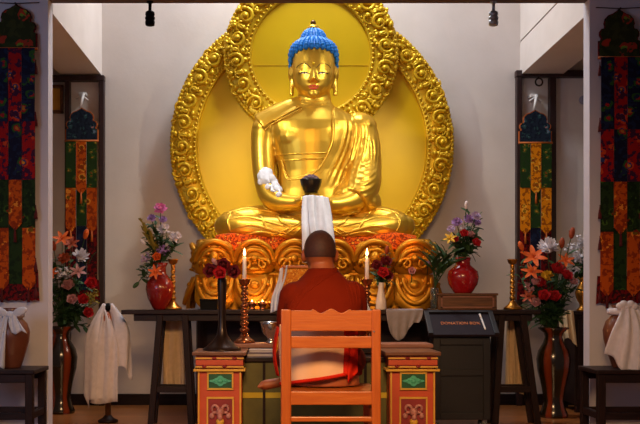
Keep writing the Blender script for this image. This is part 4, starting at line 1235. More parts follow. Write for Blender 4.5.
# ------------------------------------------------------------------ the robed person
def person():
    cx = .218
    t = thing('person', 'person with shaved head in a dark red robe sitting cross-legged on the wooden chair', 'person', (cx, 4.72, .45))
    b = MB()
    tor = [(cx, 4.72, .455, .17, .12), (cx, 4.72, .55, .165, .115), (cx, 4.715, .66, .15, .105), (cx, 4.72, .76, .16, .11), (cx, 4.75, .85, .165, .105), (cx, 4.78, .910, .145, .09), (cx, 4.80, .95, .10, .075), (cx, 4.82, .985, .066, .062), (cx - .004, 4.84, 1.03, .058, .060), (cx - .008, 4.85, 1.06, .056, .06)]
    b.loft(tor, 28)
    hx, hy, hz = cx - .012, 4.868, 1.088
    b.ell((hx, hy - .008, hz + .008), (.077, .096, .098), seg=20, ring=14); b.ell((hx, hy + .028, hz - .045), (.060, .070, .075), seg=16, ring=12)
    b.ell((hx, hy + .085, hz - .098), (.028, .022, .018))                                    # chin
    b.tube([(hx, hy + .092, hz + .010), (hx, hy + .108, hz - .015), (hx, hy + .120, hz - .038)], [.008, .010, .015], 8)   # nose
    for s_ in (-1, 1):
        b.ell((hx + s_ * .010, hy + .104, hz - .040), (.009, .010, .007), seg=8, ring=6)
        b.ell((hx + s_ * .032, hy + .080, hz + .022), (.024, .012, .008), seg=8, ring=6)       # brow
        b.ell((hx + s_ * .038, hy + .072, hz - .03), (.022, .018, .02), seg=8, ring=6)         # cheek
        b.ell((hx + s_ * .078, hy + .000, hz - .018), (.012, .026, .034), Matrix.Rotation(s_ * .35, 3, 'Z'), seg=12, ring=8)  # ear
    b.ell((hx, hy + .094, hz - .070), (.024, .012, .010), seg=10, ring=6)                    # lips
    def limb(m, pts, n=18):
        q = spline(pts, n); m.tube([V(p[:3]) for p in q], [p[3] for p in q], 14)
    # arms come forward to the lap
    armL = [(cx - .135, 4.785, .880, .058), (cx - .155, 4.82, .79, .050), (cx - .160, 4.90, .70, .043), (cx - .12, 5.02, .655, .037), (cx - .07, 5.10, .645, .027)]
    armR = [(cx + .135, 4.785, .885, .058), (cx + .150, 4.82, .79, .050), (cx + .155, 4.90, .70, .043), (cx + .12, 5.02, .655, .037), (cx + .07, 5.10, .645, .027)]
    limb(b, armL); limb(b, armR)
    for s_ in (-1, 1):
        px, py, pz = cx + s_ * .05, 5.135, .643
        b.ell((px, py, pz), (.038, .044, .018), Matrix.Rotation(-s_ * .5, 3, 'Z'))
        for i in range(4):
            L_ = (.062, .072, .066, .050)[i]
            o = V((px + s_ * (-.032 + .020 * i) - s_ * .012, py + .030 - .004 * i, pz))
            d = V((-s_ * .45, .9, 0)).normalized()
            b.tube([o, o + d * L_ * .45 + V((0, 0, .006)), o + d * L_ * .8 + V((0, 0, -.006)), o + d * L_ + V((0, 0, -.016))], [.0095, .009, .008, .006], 8)
        o = V((px - s_ * .030, py - .012, pz + .004))
        b.tube([o, o + V((-s_ * .026, .018, .006)), o + V((-s_ * .034, .046, .002))], [.011, .010, .007], 8)
    # crossed legs
    legR = [(cx + .085, 4.75, .55, .085), (cx + .12, 4.92, .56, .078), (cx + .15, 5.10, .54, .060), (cx + .06, 5.10, .50, .053), (cx - .05, 5.02, .475, .044), (cx - .19, 4.965, .458, .034)]
    legL = [(cx - .085, 4.75, .55, .085), (cx - .12, 4.94, .565, .078), (cx - .15, 5.14, .555, .060), (cx - .06, 5.19, .53, .053), (cx + .06, 5.17, .50, .044), (cx + .09, 5.15, .49, .034)]
    limb(b, legR, 26); limb(b, legL, 26)
    def foot(m, a, d, L_):
        a = V(a); d = V(d).normalized(); sd = d.cross(V((0, 0, 1))).normalized()
        m.tube([a, a + d * L_ * .35, a + d * L_ * .7, a + d * L_ * .86], [.032, .033, .034, .026], 12, flat=.75, nrm=(0, 0, 1))
        for i in range(5):
            o = a + d * L_ * .80 + sd * (.012 * (i - 2) * 1.1)
            m.tube([o, o + d * (L_ * (.20 - .02 * abs(i)))], [.010 if i else .012, .0075 if i else .009], 8)
    foot(b, (cx - .175, 4.965, .452), (-1, -.12, -.17), .150)
    foot(b, (cx + .075, 5.15, .49), (.8, -.1, .05), .13)
    body = remesh(b, .006, 4)
    body.build('body', M['skin'], t)
    # eyes
    for s_ in (-1, 1):
        MB().ell((hx + s_ * .032, hy + .080, hz + .004), (.012, .012, .007)).build('eye', M['eye_white'], t)
    # short shaved hair in shade, a close cap
    hc = MB(); 
    def fh(u, v):
        a = 2 * PI * u
        front = max(0, math.sin(a))
        low = -.35 + .85 * front ** 1.5
        el = low + (PI / 2 - low) * v
        return V((hx + .0785 * math.cos(el) * math.cos(a), hy - .008 + .0975 * math.cos(el) * math.sin(a), hz + .008 + .0995 * math.sin(el)))
    hc.grid(fh, 40, 14); hc.build('shaved_hair', M['stubble_shaded'], t)
    # robe: torso, both shoulders, upper arms and lap
    r = MB()
    r.loft([(cx, 4.745, .50, .185, .135)] + [(a, b_, c, d + .020, e + .018) for a, b_, c, d, e in tor[1:7]] + [(cx, 4.812, .992, .080, .074), (cx, 4.822, 1.008, .069, .068)], 30)
    limb(r, [(x, y, z, q + .017) for x, y, z, q in armL[:4]]); limb(r, [(x, y, z, q + .017) for x, y, z, q in armR[:4]])
    r.ell((cx - .13, 4.785, .885), (.075, .08, .06)); r.ell((cx + .13, 4.785, .89), (.075, .08, .06))
    limb(r, [(x, y, z, q + .016) for x, y, z, q in legR[:4]], 20); limb(r, [(x, y, z, q + .016) for x, y, z, q in legL[:5]], 20)
    r.ell((cx, 5.0, .56), (.2, .15, .07))
    for v in r.v:
        if v.z < .46 and v.y < 4.9: v.z = .46
    rb = remesh(r, .008, 4)
    bv = bvh_of(rb)
    ro = rb.build('robe', M['robe_red'], t)
    f = MB()
    for k_ in range(9):
        x0 = 294 + 8 * k_
        drape(f, bv, [(338 - 3 * k_, 271 + .8 * k_), (322 - 3.5 * k_, 281 + 2.5 * k_), (303 - 2 * k_, 292 + 4 * k_), (287 + 1.0 * k_, 305 + 4 * k_)], .0055, 24, taper=True, lift=-.001)
    for k_ in range(4):
        drape(f, bv, [(340 + 4 * k_, 274 + 2 * k_), (347 + 4 * k_, 288), (351 + 3 * k_, 306)], .005, 16, taper=True, lift=-.001)
    drape(f, bv, [(304, 269), (312, 267.5), (321, 267), (330, 267.5), (337, 270)], .008, 16)
    f.build('fold', M['robe_red'], ro)
    # beige cloth round the waist with a red edge, and red ends at the sides
    w = MB()
    def fw(u, v):
        a = PI + .35 + (PI - 1.36) * u
        zt_, zb = .742, .462 + .055 * max(0, u - .1)
        z = zt_ + (zb - zt_) * v
        return V((cx - .012 + (.208 + .004 * math.sin(v * 5)) * math.cos(a), 4.738 + .168 * math.sin(a) - .006 * math.sin(u * 9 + v * 2), z))
    w.grid(fw, 40, 16); wo = w.build('waist_cloth', M['beige_cloth'], t, solid=.004)
    e = MB(); e.tube([V(fw(i / 30, 1.0)) + V((0, -.004, .004)) for i in range(31)], .008, 8)
    e.tube([V(fw(1.0, i / 20)) + V((0, -.006, 0)) for i in range(21)], .014, 8)
    e.build('red_edge', M['robe_bright'], wo)
    s = MB()
    def fs_(u, v):
        a = -1.02 + .30 * u
        z = .735 - .26 * v + .05 * u * v
        return V((cx - .006 + .212 * math.cos(a), 4.738 + .170 * math.sin(a) - .008 * math.sin(v * 9 + u * 5), z))
    s.grid(fs_, 12, 16); s.build('sash_end', M['robe_bright'], t, solid=.004)
    s = MB()
    def fs2(u, v):
        a = PI + .36 - .40 * u
        return V((cx - .015 + (.205 + .02 * math.sin(v * 3)) * math.cos(a), 4.738 + .16 * math.sin(a), .73 - .23 * v))
    s.grid(fs2, 10, 14); s.build('sash_end', M['robe_bright'], t, solid=.004)
person()

# ------------------------------------------------------------------ banners
def strip_outline(x0, x1, z1, z0, point):
    if point: return [(x0, z1), (x0, z0 + point), ((x0 + x1) / 2, z0), (x1, z0 + point), (x1, z1)]
    return [(x0, z1), (x0, z0), (x1, z0), (x1, z1)]
def banner(label, px0, px1, Y, pk, cb, capmat, layers, valance, tassels=True):
    xl, xr = W(px0, 0, Y).x, W(px1, 0, Y).x; w = xr - xl
    Z = lambda py: W(0, py, Y).z
    t = thing('temple_banner', label, 'banner', ((xl + xr) / 2, Y, Z(valance[1])), 'narrow banners in the alcoves' if capmat == 'b_bluecap' else 'long banners on the front walls')
    def cap(grow, ):
        h = Z(pk) - Z(cb)
        half = [(.5, 0), (.5, .36), (.44, .37), (.44, .42), (.475, .46), (.475, .54), (.42, .60), (.36, .61), (.35, .66), (.37, .70), (.34, .80), (.26, .87), (.16, .90), (.09, .94), (.03, .97), (0, 1.0)]
        xm = (xl + xr) / 2
        pts = [(xm + (w + grow) * a, Z(cb) - grow / 2 + (h + grow) * b_) for a, b_ in half]
        pts += [(2 * xm - x, z) for x, z in reversed(pts[:-1])]
        return pts
    bd = MB().prism(cap(.014), Y + .002, Y + .012).build('cap_border', M['b_border'] if capmat == 'b_bluecap' else M['b_dkred'], t)
    MB().prism(cap(-.004), Y - .006, Y + .002).build('cap', M[capmat], bd)
    MB().tube([V((xl - .01, Y - .01, Z(cb))), V((xr + .01, Y - .01, Z(cb)))], .008, 8).build('cross_rod', M['b_border'], t)
    n = len(layers)
    for li, (y0, y1, mats, pts_) in enumerate(layers):
        k_ = len(mats)
        for i, mt in enumerate(mats):
            a = xl + w * i / k_ + .001; b_ = xl + w * (i + 1) / k_ - .001
            ext = pts_[i]
            oy = Y - .004 - .006 * (n - li) - (.003 if ext else 0)
            mb = MB()
            z1, z0 = Z(y0), Z(y1 + ext)
            pt = min((z1 - z0) * .3, w / k_ * .55) if ext else 0
            mb.prism(strip_outline(a, b_, z1, z0, pt), oy, oy + .003)
            so = mb.build('strip', M[mt], t)
            if ext:
                MB().tube([V(((a + b_) / 2, oy - .003, z0 + .02)), V(((a + b_) / 2, oy - .004, z0 - .02)), V(((a + b_) / 2, oy - .004, z0 - .07))], [.003, .008, .010], 8).build('tassel', M['tassel'] if capmat != 'b_bluecap' else M['b_border'], so)
    MB().prism([(xl - .012, Z(valance[0])), (xl - .02, Z(valance[1]) + .02)] + [(xl - .02 + (w + .04) * i / 12, Z(valance[1]) + .008 * (i % 2)) for i in range(13)] + [(xr + .012, Z(valance[0]))], Y - .004, Y + .006).build('hem_panel', M['b_dkred'], t)
    if tassels:
        for s_, x in ((0, xl), (1, xr)):
            for yy in tassels:
                MB().tube([V((x, Y - .008, Z(yy))), V((x, Y - .008, Z(yy + 3))), V((x, Y - .008, Z(yy + 9))), V((x, Y - .008, Z(yy + 14)))], [.003, .004, .011, .013], 8).build('tassel', M['tassel'], t)
    return t
FY = 6.13
banner('long brocade banner with dark scalloped cap on the left front wall', -4, 36, FY, 4.5, 49, 'b_cap',
       [(49, 122, ['b_navy', 'b_red', 'b_navy'], (0, 0, 0)), (112, 180, ['b_red', 'b_navy', 'b_red'], (0, 0, 0)), (164, 228, ['b_green', 'b_orange', 'b_green'], (0, 3, 0)), (222, 284, ['b_orange', 'b_green', 'b_orange'], (7, 0, 7))], (270, 301), (60, 112, 205, 258, 284))
banner('long brocade banner with dark scalloped cap on the right front wall', 599.5, 639.5, FY, 9.5, 58, 'b_cap',
       [(58, 130, ['b_navy', 'b_red', 'b_navy'], (0, 0, 0)), (118, 182, ['b_red', 'b_navy', 'b_red'], (0, 0, 0)), (172, 232, ['b_green', 'b_orange', 'b_green'], (0, 3, 0)), (228, 290, ['b_orange', 'b_green', 'b_orange'], (7, 0, 7))], (276, 304), (62, 118, 205, 236, 288))
AY = 7.94
banner('narrow banner with blue floral cap hanging on the left timber door frame', 66, 97.5, AY, 108, 141, 'b_bluecap',
       [(142, 188, ['b_leaf', 'b_orange', 'b_leaf'], (0, 7, 0)), (184, 226, ['b_orange', 'b_leaf', 'b_orange'], (7, 0, 7)), (226, 290, ['b_dkred', 'b_navy', 'b_dkred'], (0, 0, 0))], (280, 300), None)
banner('narrow banner with blue floral cap hanging on the right timber door frame', 519.5, 551, AY, 110, 143, 'b_bluecap',
       [(144, 188, ['b_leaf', 'b_amber', 'b_leaf'], (0, 7, 0)), (184, 228, ['b_amber', 'b_leaf', 'b_amber'], (7, 0, 7)), (226, 290, ['b_dkred', 'b_navy', 'b_dkred'], (0, 0, 0))], (280, 300), None)
# white clips that carry the narrow banners, ring over the right one
for px, py, nm in ((81.8, 99, 'left'), (535, 101, 'right')):
    c = W(px, py, 7.96)
    t = thing('banner_hook', 'white hook holding the %s narrow banner' % nm, 'hook', c)
    MB().box(c.x - .03, c.x + .03, 7.975, BY - .0, c.z + .035, c.z + .06).build('bracket', M['white_paint'], t, bevel=.004)
    MB().tube([V((c.x + .012, 7.985, c.z + .05)), V((c.x + .012, 7.955, c.z + .035)), V((c.x, 7.945, c.z - .02)), V((c.x - .01, 7.945, c.z - .075))], [.010, .013, .013, .008], 10).build('clip', M['white_paint'], t)
    MB().tube([V((c.x - .045, 7.965, c.z - .0)), V((c.x, 7.96, c.z + .03)), V((c.x + .05, 7.965, c.z - .01))], .007, 8).build('cord', M['white_paint'], t)
c = W(539, 82, 7.97)
tag(MB().tube([c + V((.028 * math.cos(2 * PI * i / 20), .0, .030 * math.sin(2 * PI * i / 20))) for i in range(20)], .007, 8, closed=True).tube([c + V((0, 0, .028)), c + V((0, .02, .05))], .006, 6).build('hanging_ring', M['dark_glaze']),
    'small dark ring hanging from the top rail of the right door frame', 'ring')
# cord the front banners hang from
for px, py, nm in ((16, 5, 'left'), (619.5, 10, 'right')):
    c = W(px, py, 6.14)
    t = thing('banner_hook', 'small dark peg holding up the %s long brocade banner' % nm, 'hook', c)
    MB().tube([c + V((0, .03, .006)), c + V((0, -.02, .006))], .006, 8).build('peg', M['dark_glaze'], t)
    MB().tube([c + V((-.14, .015, .02)), c + V((0, -.01, .006)), c + V((.14, .015, .02))], .003, 6).build('cord', M['dark_glaze'], t)
# gilt picture frame in the left alcove
a, b_ = W(45, 85, 8.03), W(63, 113, 8.03)
t = thing('picture_frame', 'small gilt framed picture on the back wall behind the left door frame', 'picture', ((a.x + b_.x) / 2, 8.04, b_.z))
for (x0, x1, z0, z1) in ((a.x, b_.x, a.z - .022, a.z), (a.x, b_.x, b_.z, b_.z + .022), (a.x, a.x + .022, b_.z, a.z), (b_.x - .022, b_.x, b_.z, a.z)):
    MB().box(x0, x1, 8.02, BY, z0, z1).build('frame', M['brown_wood'], t, bevel=.004)
MB().box(a.x + .02, b_.x - .02, 8.045, BY, b_.z + .02, a.z - .02).build('picture', M['choktse_yellow'], t)
# round pale disc on the wall at the right
c = W(583.5, 100, 8.05)
tag(MB().tube([V((c.x, 8.04, c.z)), V((c.x, BY, c.z))], .035, 24).build('wall_disc', noisy('grey blue disc', '8c8ca4', '9a9ab0')), 'small round grey-blue disc on the wall inside the right door frame', 'disc')

# ------------------------------------------------------------------ hanging spot lamps
for px, nm, mt in ((150, 'left', 'black'), (493.5, 'right', 'grey_metal')):
    c = V((W(px, 0, 6.235).x, 6.235, 2.712))
    t = thing('spot_lamp', 'small %s hanging spot lamp under the header, %s of the aureole' % ('black' if mt == 'black' else 'grey', nm), 'lamp', c)
    MB().lathe([(.022, -.008), (.022, 0)], c, 16).build('ceiling_plate', M[mt], t)
    MB().lathe([(.010, -.06), (.010, -.005)], c, 12).build('rod', M[mt], t)
    MB().lathe([(.024, -.115), (.031, -.11), (.031, -.098), (.026, -.094), (.026, -.088), (.030, -.084), (.028, -.066), (.014, -.058)], c, 18).build('body', M[mt], t)
    MB().lathe([(.018, -.152), (.028, -.148), (.031, -.13), (.027, -.113)], c, 18).build('lens_ring', M[mt], t)

# ------------------------------------------------------------------ corner stools with scarf-tied vases
def corner_stool(x0, x1, nm):
    y0, y1 = 5.68, 6.05
    t = thing('low_table', 'low dark square side table under the %s front banner' % nm, 'table', ((x0 + x1) / 2, (y0 + y1) / 2, 0))
    MB().box(x0, x1, y0, y1, .43, .455).build('top', M['dark_wood_x'], t, bevel=.005)
    for a, b_ in ((x0 + .01, y0 + .01), (x1 - .055, y0 + .01), (x0 + .01, y1 - .055), (x1 - .055, y1 - .055)):
        MB().box(a, a + .045, b_, b_ + .045, 0, .43).build('leg', M['dark_wood_z'], t, bevel=.004)
    for b_ in (y0 + .015, y1 - .045):
        MB().box(x0 + .03, x1 - .03, b_, b_ + .03, .38, .43).build('apron', M['dark_wood_x'], t, bevel=.003)
        MB().box(x0 + .05, x1 - .05, b_, b_ + .03, .17, .21).build('stretcher', M['dark_wood_x'], t, bevel=.003)
    for a in (x0 + .015, x1 - .045):
        MB().box(a, a + .03, y0 + .05, y1 - .05, .17, .21).build('stretcher', M['dark_wood_x'], t, bevel=.003)
corner_stool(W(34, 0, 5.68).x - .44, W(34, 0, 5.68).x, 'left')
corner_stool(W(597, 0, 5.68).x, W(597, 0, 5.68).x + .46, 'right')
CV = [(.050, 0), (.055, .01), (.075, .07), (.100, .16), (.104, .21), (.088, .26), (.055, .295), (.048, .33), (.062, .35), (.057, .35), (.040, .33)]
cl = V((W(12, 0, 5.87).x, 5.87, .455)); cr = V((W(622, 0, 5.87).x, 5.87, .455))
lathe_thing('clay_vase', CV, cl, M['clay'], 'brown clay vase tied with white scarf on the left low table', 'vase')
lathe_thing('clay_vase', [(r * 1.05, z * 1.05) for r, z in CV], cr, M['clay'], 'brown clay vase draped with white scarf on the right low table', 'vase')
# left vase: bow and tails
mb = MB()
c = cl + V((0, 0, .31))
mb.tube([c + V((.060 * math.cos(2 * PI * i / 20), .060 * math.sin(2 * PI * i / 20), .004 * math.sin(i))) for i in range(20)], .018, 8, closed=True)
mb.ell(c + V((.01, -.075, 0)), (.026, .02, .022))
for s_ in (-1, 1):
    mb.ell(c + V((.01 + s_ * .055, -.082, .018)), (.046, .014, .024), Matrix.Rotation(-s_ * .4, 3, 'Y'))
def tail(x0, x1, x2, x3, z0, z1, yo=-.08, yb=-.115):
    def fn(u, v):
        x = (x0 + (x1 - x0) * u) * (1 - v) + (x2 + (x3 - x2) * u) * v
        y = yo + (yb - yo) * math.sin(min(1, v * 1.6) * PI / 2) - .010 * math.sin(u * 14 + v * 3)
        return c + V((x, y, z0 + (z1 - z0) * v - .01 * math.sin(u * 7)))
    return fn
mb.grid(tail(-.05, .0, -.115, -.015, 0, -.305), 12, 16); mb.grid(tail(.0, .05, .03, .115, 0, -.10), 10, 10)
tag(mb.build('ceremonial_scarf', M['khata'], solid=.003), 'white scarf tied in a bow round the neck of the left clay vase', 'scarf')
c = cr + V((0, 0, .36))
mb = MB()
mb.tube([c + V((.066 * math.cos(2 * PI * i / 20), .066 * math.sin(2 * PI * i / 20), -.03)) for i in range(20)], .02, 8, closed=True)
def fnr(u, v):
    a = -1.35 + (u - .5) * (1.3 + 1.1 * v)
    rr = .072 + .080 * math.sin(min(1, v * 1.5) * PI / 2) + (.006 + .016 * v) * math.sin(u * 26 + v * 2)
    return c + V((rr * math.cos(a) * 1.05 + .012, rr * math.sin(a), .012 - (.335 - .05 * math.cos(u * 9)) * v - .04 * v * u))
for k_ in range(5): mb.ell(c + V((-.035 + .02 * k_, -.072, .0 + .012 * (k_ % 2))), (.024, .018, .022))
mb.grid(fnr, 30, 18)
tag(mb.build('ceremonial_scarf', M['khata_sheer'], solid=.003), 'wide white scarf draped over the front of the right clay vase', 'scarf')

# ------------------------------------------------------------------ scarf-draped stand at the left end of the altar
pc = W(108, 0, 6.95); pc.z = 0
t = thing('wooden_post_stand', 'dark wooden post stand with round base under the sheer white scarf left of the altar', 'stand', pc)
MB().lathe([(.07, 0), (.07, .015), (.04, .03), (.022, .05)], pc, 24).build('base', M['dark_wood_z'], t)
MB().lathe([(.020, .04), (.020, .62), (.030, .64), (.036, .68), (.040, .72), (.030, .76), (.022, .775)], pc, 18).build('post', M['brown_wood'], t)
MB().lathe([(.020, .77), (.034, .785), (.036, .805), (.022, .822), (.004, .828)], pc, 18).build('knob', M['black'], t)
MB().ell(pc + V((.0, -.035, .715)), (.030, .028, .052)).build('carved_face', M['chair_wood_z'], t)
sT = .81
def fsc(u, v):
    a = -PI - .35 + (PI + .7) * u
    top = 0.825
    r = .030 + (.100 + .02 * math.cos(3 * a + 1)) * math.sin(min(1, v * 2.2) * PI / 2) + .012 * math.sin(u * 34 + v * 2) * v
    if u < .3: L_ = .44 + 1.0 * u
    elif u < .62: L_ = .66
    else: L_ = .50 - .12 * (u - .62) + .06 * math.sin(u * 16)
    front = max(0, -math.sin(a))
    gap = 0.055 * math.exp(-((u - .53) / .10) ** 2) * math.exp(-((v - .15) / .18) ** 2)
    return pc + V((r * 1.12 * math.cos(a), r * .75 * math.sin(a) - .012 + gap, top - .125 * math.exp(-((u - .53) / .07) ** 2) * (1 - v) - L_ * v))
mb = MB().grid(fsc, 60, 30)
tl = W(93, 350, 6.86); 
mb.grid(lambda u, v: W(104 + (-13 + 27 * u) * min(1, v * 2.5) ** .6 - .5 * v, 310 + 93 * v + 1.2 * math.sin(u * 5), 6.90 - .05 * min(1, v * 3) + .012 * math.sin(u * 15 + v * 2)), 16, 14)
tag(mb.build('ceremonial_scarf', M['khata_sheer'], solid=.002), 'sheer white scarf draped over the dark-knobbed post stand left of the altar', 'scarf')

# ------------------------------------------------------------------ flowers
def leaf(mb, p, d, L_, w, curl=-.25):
    mb.petal(p, d, V((0, -.4, 1)) if abs(V(d).normalized().z) < .9 else V((1, 0, 0)), L_, w, curl, .15, 5)
def blossom(kind, c, r, d, rg):
    mb = MB(); c = V(c); d = V(d).normalized(); a_ = d.orthogonal().normalized(); b_ = d.cross(a_)
    ring_ = lambda n, off: [(a_ * math.cos(2 * PI * (i + off) / n) + b_ * math.sin(2 * PI * (i + off) / n)) for i in range(n)]
    if kind == 'carnation':
        mb.ell(c, r * .42, seg=8, ring=6)
        for n, tilt, L_ in ((9, .15, 1.0), (8, .7, .92), (6, 1.5, .8)):
            for e in ring_(n, rg.random()):
                mb.petal(c - d * r * .15, e + d * tilt, d, r * L_, r * .62, rg.uniform(-.1, .25), rg.uniform(-.25, .25))
    elif kind == 'mum':
        mb.ell(c, r * .5, seg=8, ring=6)
        for i in range(46):
            z = rg.uniform(-.35, 1); q = rg.uniform(0, 2 * PI); s = math.sqrt(max(0, 1 - z * z))
            e = a_ * (math.cos(q) * s) + b_ * (math.sin(q) * s) + d * z
            mb.petal(c + e * r * .3, e + d * .2, d + V((.01, .02, .03)), r * .72, r * .32, .3, .3, 3)
    elif kind == 'rose':
        mb.ell(c + d * r * .1, (r * .4,) * 3, seg=8, ring=6)
        for n, tilt, L_, cu in ((5, .25, 1.0, .35), (5, .9, .95, .45), (4, 2.2, .85, .2)):
            for e in ring_(n, rg.random()):
                mb.petal(c - d * r * .35, e + d * tilt, d, r * L_, r * 1.05, cu, .35)
    elif kind == 'lily':
        for i, e in enumerate(ring_(6, rg.random())):
            mb.petal(c - d * r * .3, e + d * .7, d, r * 1.25, r * .5, -.35, .15, 6)
        for e in ring_(5, 0):
            mb.tube([c - d * r * .3, c + d * r * .4 + e * r * .2], [.002, .003], 5)
    elif kind == 'bud':
        mb.ell(c, (r * .5, r * .5, r), d.to_track_quat('Z', 'Y').to_matrix(), seg=8, ring=8)
        for e in ring_(3, 0): mb.petal(c - d * r, e * .35 + d, d, r * 1.4, r * .7, -.1, .2)
    elif kind == 'spray':
        for i in range(22):
            e = V((rg.gauss(0, 1), rg.gauss(0, 1), rg.gauss(0, 1))).normalized() * r * rg.uniform(.3, 1)
            q = c + e
            mb.tube([c - d * r, q], [.0018, .0014], 4)
            for f_ in range(5):
                u = V((rg.gauss(0, 1), rg.gauss(0, 1), rg.gauss(0, 1))).normalized()
                mb.petal(q, u, e, r * .28, r * .2, .1, .2, 3)
    elif kind == 'plume':
        for i in range(60):
            tt = rg.random(); q = c - d * r + d * (2 * r * tt)
            u = V((rg.gauss(0, 1), rg.gauss(0, 1), rg.gauss(0, .6))).normalized()
            mb.petal(q, u * .7 + d * .8, d + V((.02, .01, .0)), r * (.75 - .5 * tt), r * .14, .1, .1, 3)
    return mb
NAME = {'carnation': 'carnation', 'mum': 'chrysanthemum', 'rose': 'rose', 'lily': 'lily', 'bud': 'flower_bud', 'spray': 'spray_flower', 'plume': 'grass_plume'}
def bouquet(mouth, items, Y, nleaf, spread, leafmat, fol_label, seed, sink=.06, leafL=.09, grow=1.2, group=None):
    """mouth: the vase's opening; items: (kind, colour, px, py, radius in m, label, group)"""
    rg = random.Random(seed); mouth = V(mouth)
    for it in items:
        kind, colr, px, py, r, lab = it[:6]; r *= grow; dY = it[6] if len(it) > 6 else rg.uniform(-.07, .0)
        c = W(px, py, Y + dY)
        d = (c - mouth); d.z = max(d.z, .02); d = d.normalized() * .55 + V((0, -.75, .12)); d.normalize()
        if kind in ('bud', 'plume'): d = (c - mouth).normalized()
        root0 = mouth + V((rg.uniform(-.012, .012), rg.uniform(-.012, .012), -sink))
        t = thing(NAME[kind], lab, 'flower', root0, group or fol_label.split(' of the ')[-1].join(['flowers of the ', '']))
        mid = mouth + (c - mouth) * .4 + V((0, .01, .03))
        pts = [V(q) for q in spline([root0, mouth, mid, c - d * r * .3], 14)]
        MB().tube(pts, .0032, 6).build('stem', FL['leaf'], t)
        blossom(kind, c, r, d, rg).build('blossom', FL[colr], t)
        if kind not in ('plume',):
            for q in range(2):
                lf = MB()
                p_ = pts[7 + 2 * q]; u = V((rg.uniform(-1, 1), rg.uniform(-1, .3), rg.uniform(0, .8)))
                leaf(lf, p_, u, leafL * .7, leafL * .26)
                lf.build('leaf', FL['leaf'], t)
    if nleaf:
        mb = MB()
        xs = [it[2] for it in items]; ys = [it[3] for it in items]
        for i in range(nleaf):
            it = rg.choice(items)
            c = W(it[2] + rg.uniform(-spread, spread), it[3] + rg.uniform(0, spread * 1.3), Y + rg.uniform(.0, .09))
            q = mouth.lerp(c, rg.uniform(.45, .95))
            mb.tube([mouth + V((rg.uniform(-.012, .012), rg.uniform(-.012, .012), -sink * .7)), mouth.lerp(q, .5) + V((0, 0, .02)), q], [.0025, .002, .0015], 5)
            for k_ in range(4):
                u = V((rg.uniform(-1, 1), rg.uniform(-1, .4), rg.uniform(-.4, 1)))
                leaf(mb, q.lerp(mouth, .1 * k_), u, leafL * rg.uniform(.6, 1.2), leafL * rg.uniform(.25, .4))
        tag(mb.build('foliage', FL[leafmat]), fol_label, 'foliage', None, 'stuff')

m0 = vb + V((0, 0, .32))
bouquet(m0, [('carnation', 'pink', 160.5, 208.5, .040, 'pink carnation at the top of the left red altar vase'),
             ('carnation', 'purple', 151.5, 218, .028, 'small mauve flower left of the pink carnation in the left red vase'),
             ('carnation', 'purple', 163, 219.5, .026, 'small mauve flower just under the pink carnation in the left red vase'),
             ('mum', 'white', 163.5, 230, .042, 'larger pale lavender chrysanthemum in the middle of the left red vase'),
             ('mum', 'white', 175, 238, .040, 'pale lavender chrysanthemum furthest right in the left red vase'),
             ('plume', 'olive', 147, 234, .085, 'olive yellow feathery plume on the left of the left red vase'),
             ('plume', 'olive', 153, 242, .07, 'olive feathery plume low in the left red vase', -.02),
             ('spray', 'lavender', 147, 258, .045, 'pale mauve spray low on the left of the left red vase'),
             ('spray', 'purple', 163, 250, .04, 'mauve spray below the chrysanthemums in the left red vase'),
             ('rose', 'orange', 157, 257, .030, 'orange blossom above the rim of the left red vase', -.07),
             ('lily', 'orange', 155, 272, .034, 'orange lily hanging in front of the left red vase', -.13),
             ('bud', 'white', 143, 242, .02, 'white bud at the left edge of the left red vase'),
             ('bud', 'green', 136, 285, .024, 'green bud sticking out low on the left of the left red vase', -.06)],
        6.82, 26, 8, 'leaf', 'green leaves among the flowers of the left red altar vase', 11)
m1 = vr + V((0, 0, .245))
bouquet(m1, [('carnation', 'purple', 457, 222, .034, 'purple carnation left of centre in the round red vase'),
             ('carnation', 'purple', 469, 219, .034, 'purple carnation at the top of the round red vase'),
             ('carnation', 'lavender', 476, 216, .032, 'pale mauve carnation at the upper right of the round red vase'),
             ('carnation', 'purple', 477, 222, .028, 'purple carnation under the pale mauve one in the round red vase'),
             ('carnation', 'lavender', 451, 229, .026, 'pale mauve carnation furthest left in the round red vase'),
             ('rose', 'white', 463, 229, .028, 'cream white rose in the middle of the round red vase'),
             ('rose', 'red', 464, 234, .030, 'red rose in the middle of the round red vase', -.07),
             ('rose', 'red', 455, 240, .028, 'red rose low on the left of the round red vase'),
             ('rose', 'red', 476, 243, .032, 'red rose drooping on the right of the round red vase'),
             ('rose', 'palepink', 471, 235, .026, 'pale pink rose right of the red rose in the round red vase'),
             ('lily', 'yellow', 450, 238, .032, 'yellow lily at the left edge of the round red vase'),
             ('bud', 'white', 466.5, 205, .024, 'slim white bud standing highest in the round red vase')],
        6.86, 26, 7, 'leaf', 'green leaves among the flowers of the round red vase', 12)
m2 = fl_ + V((0, 0, .64))
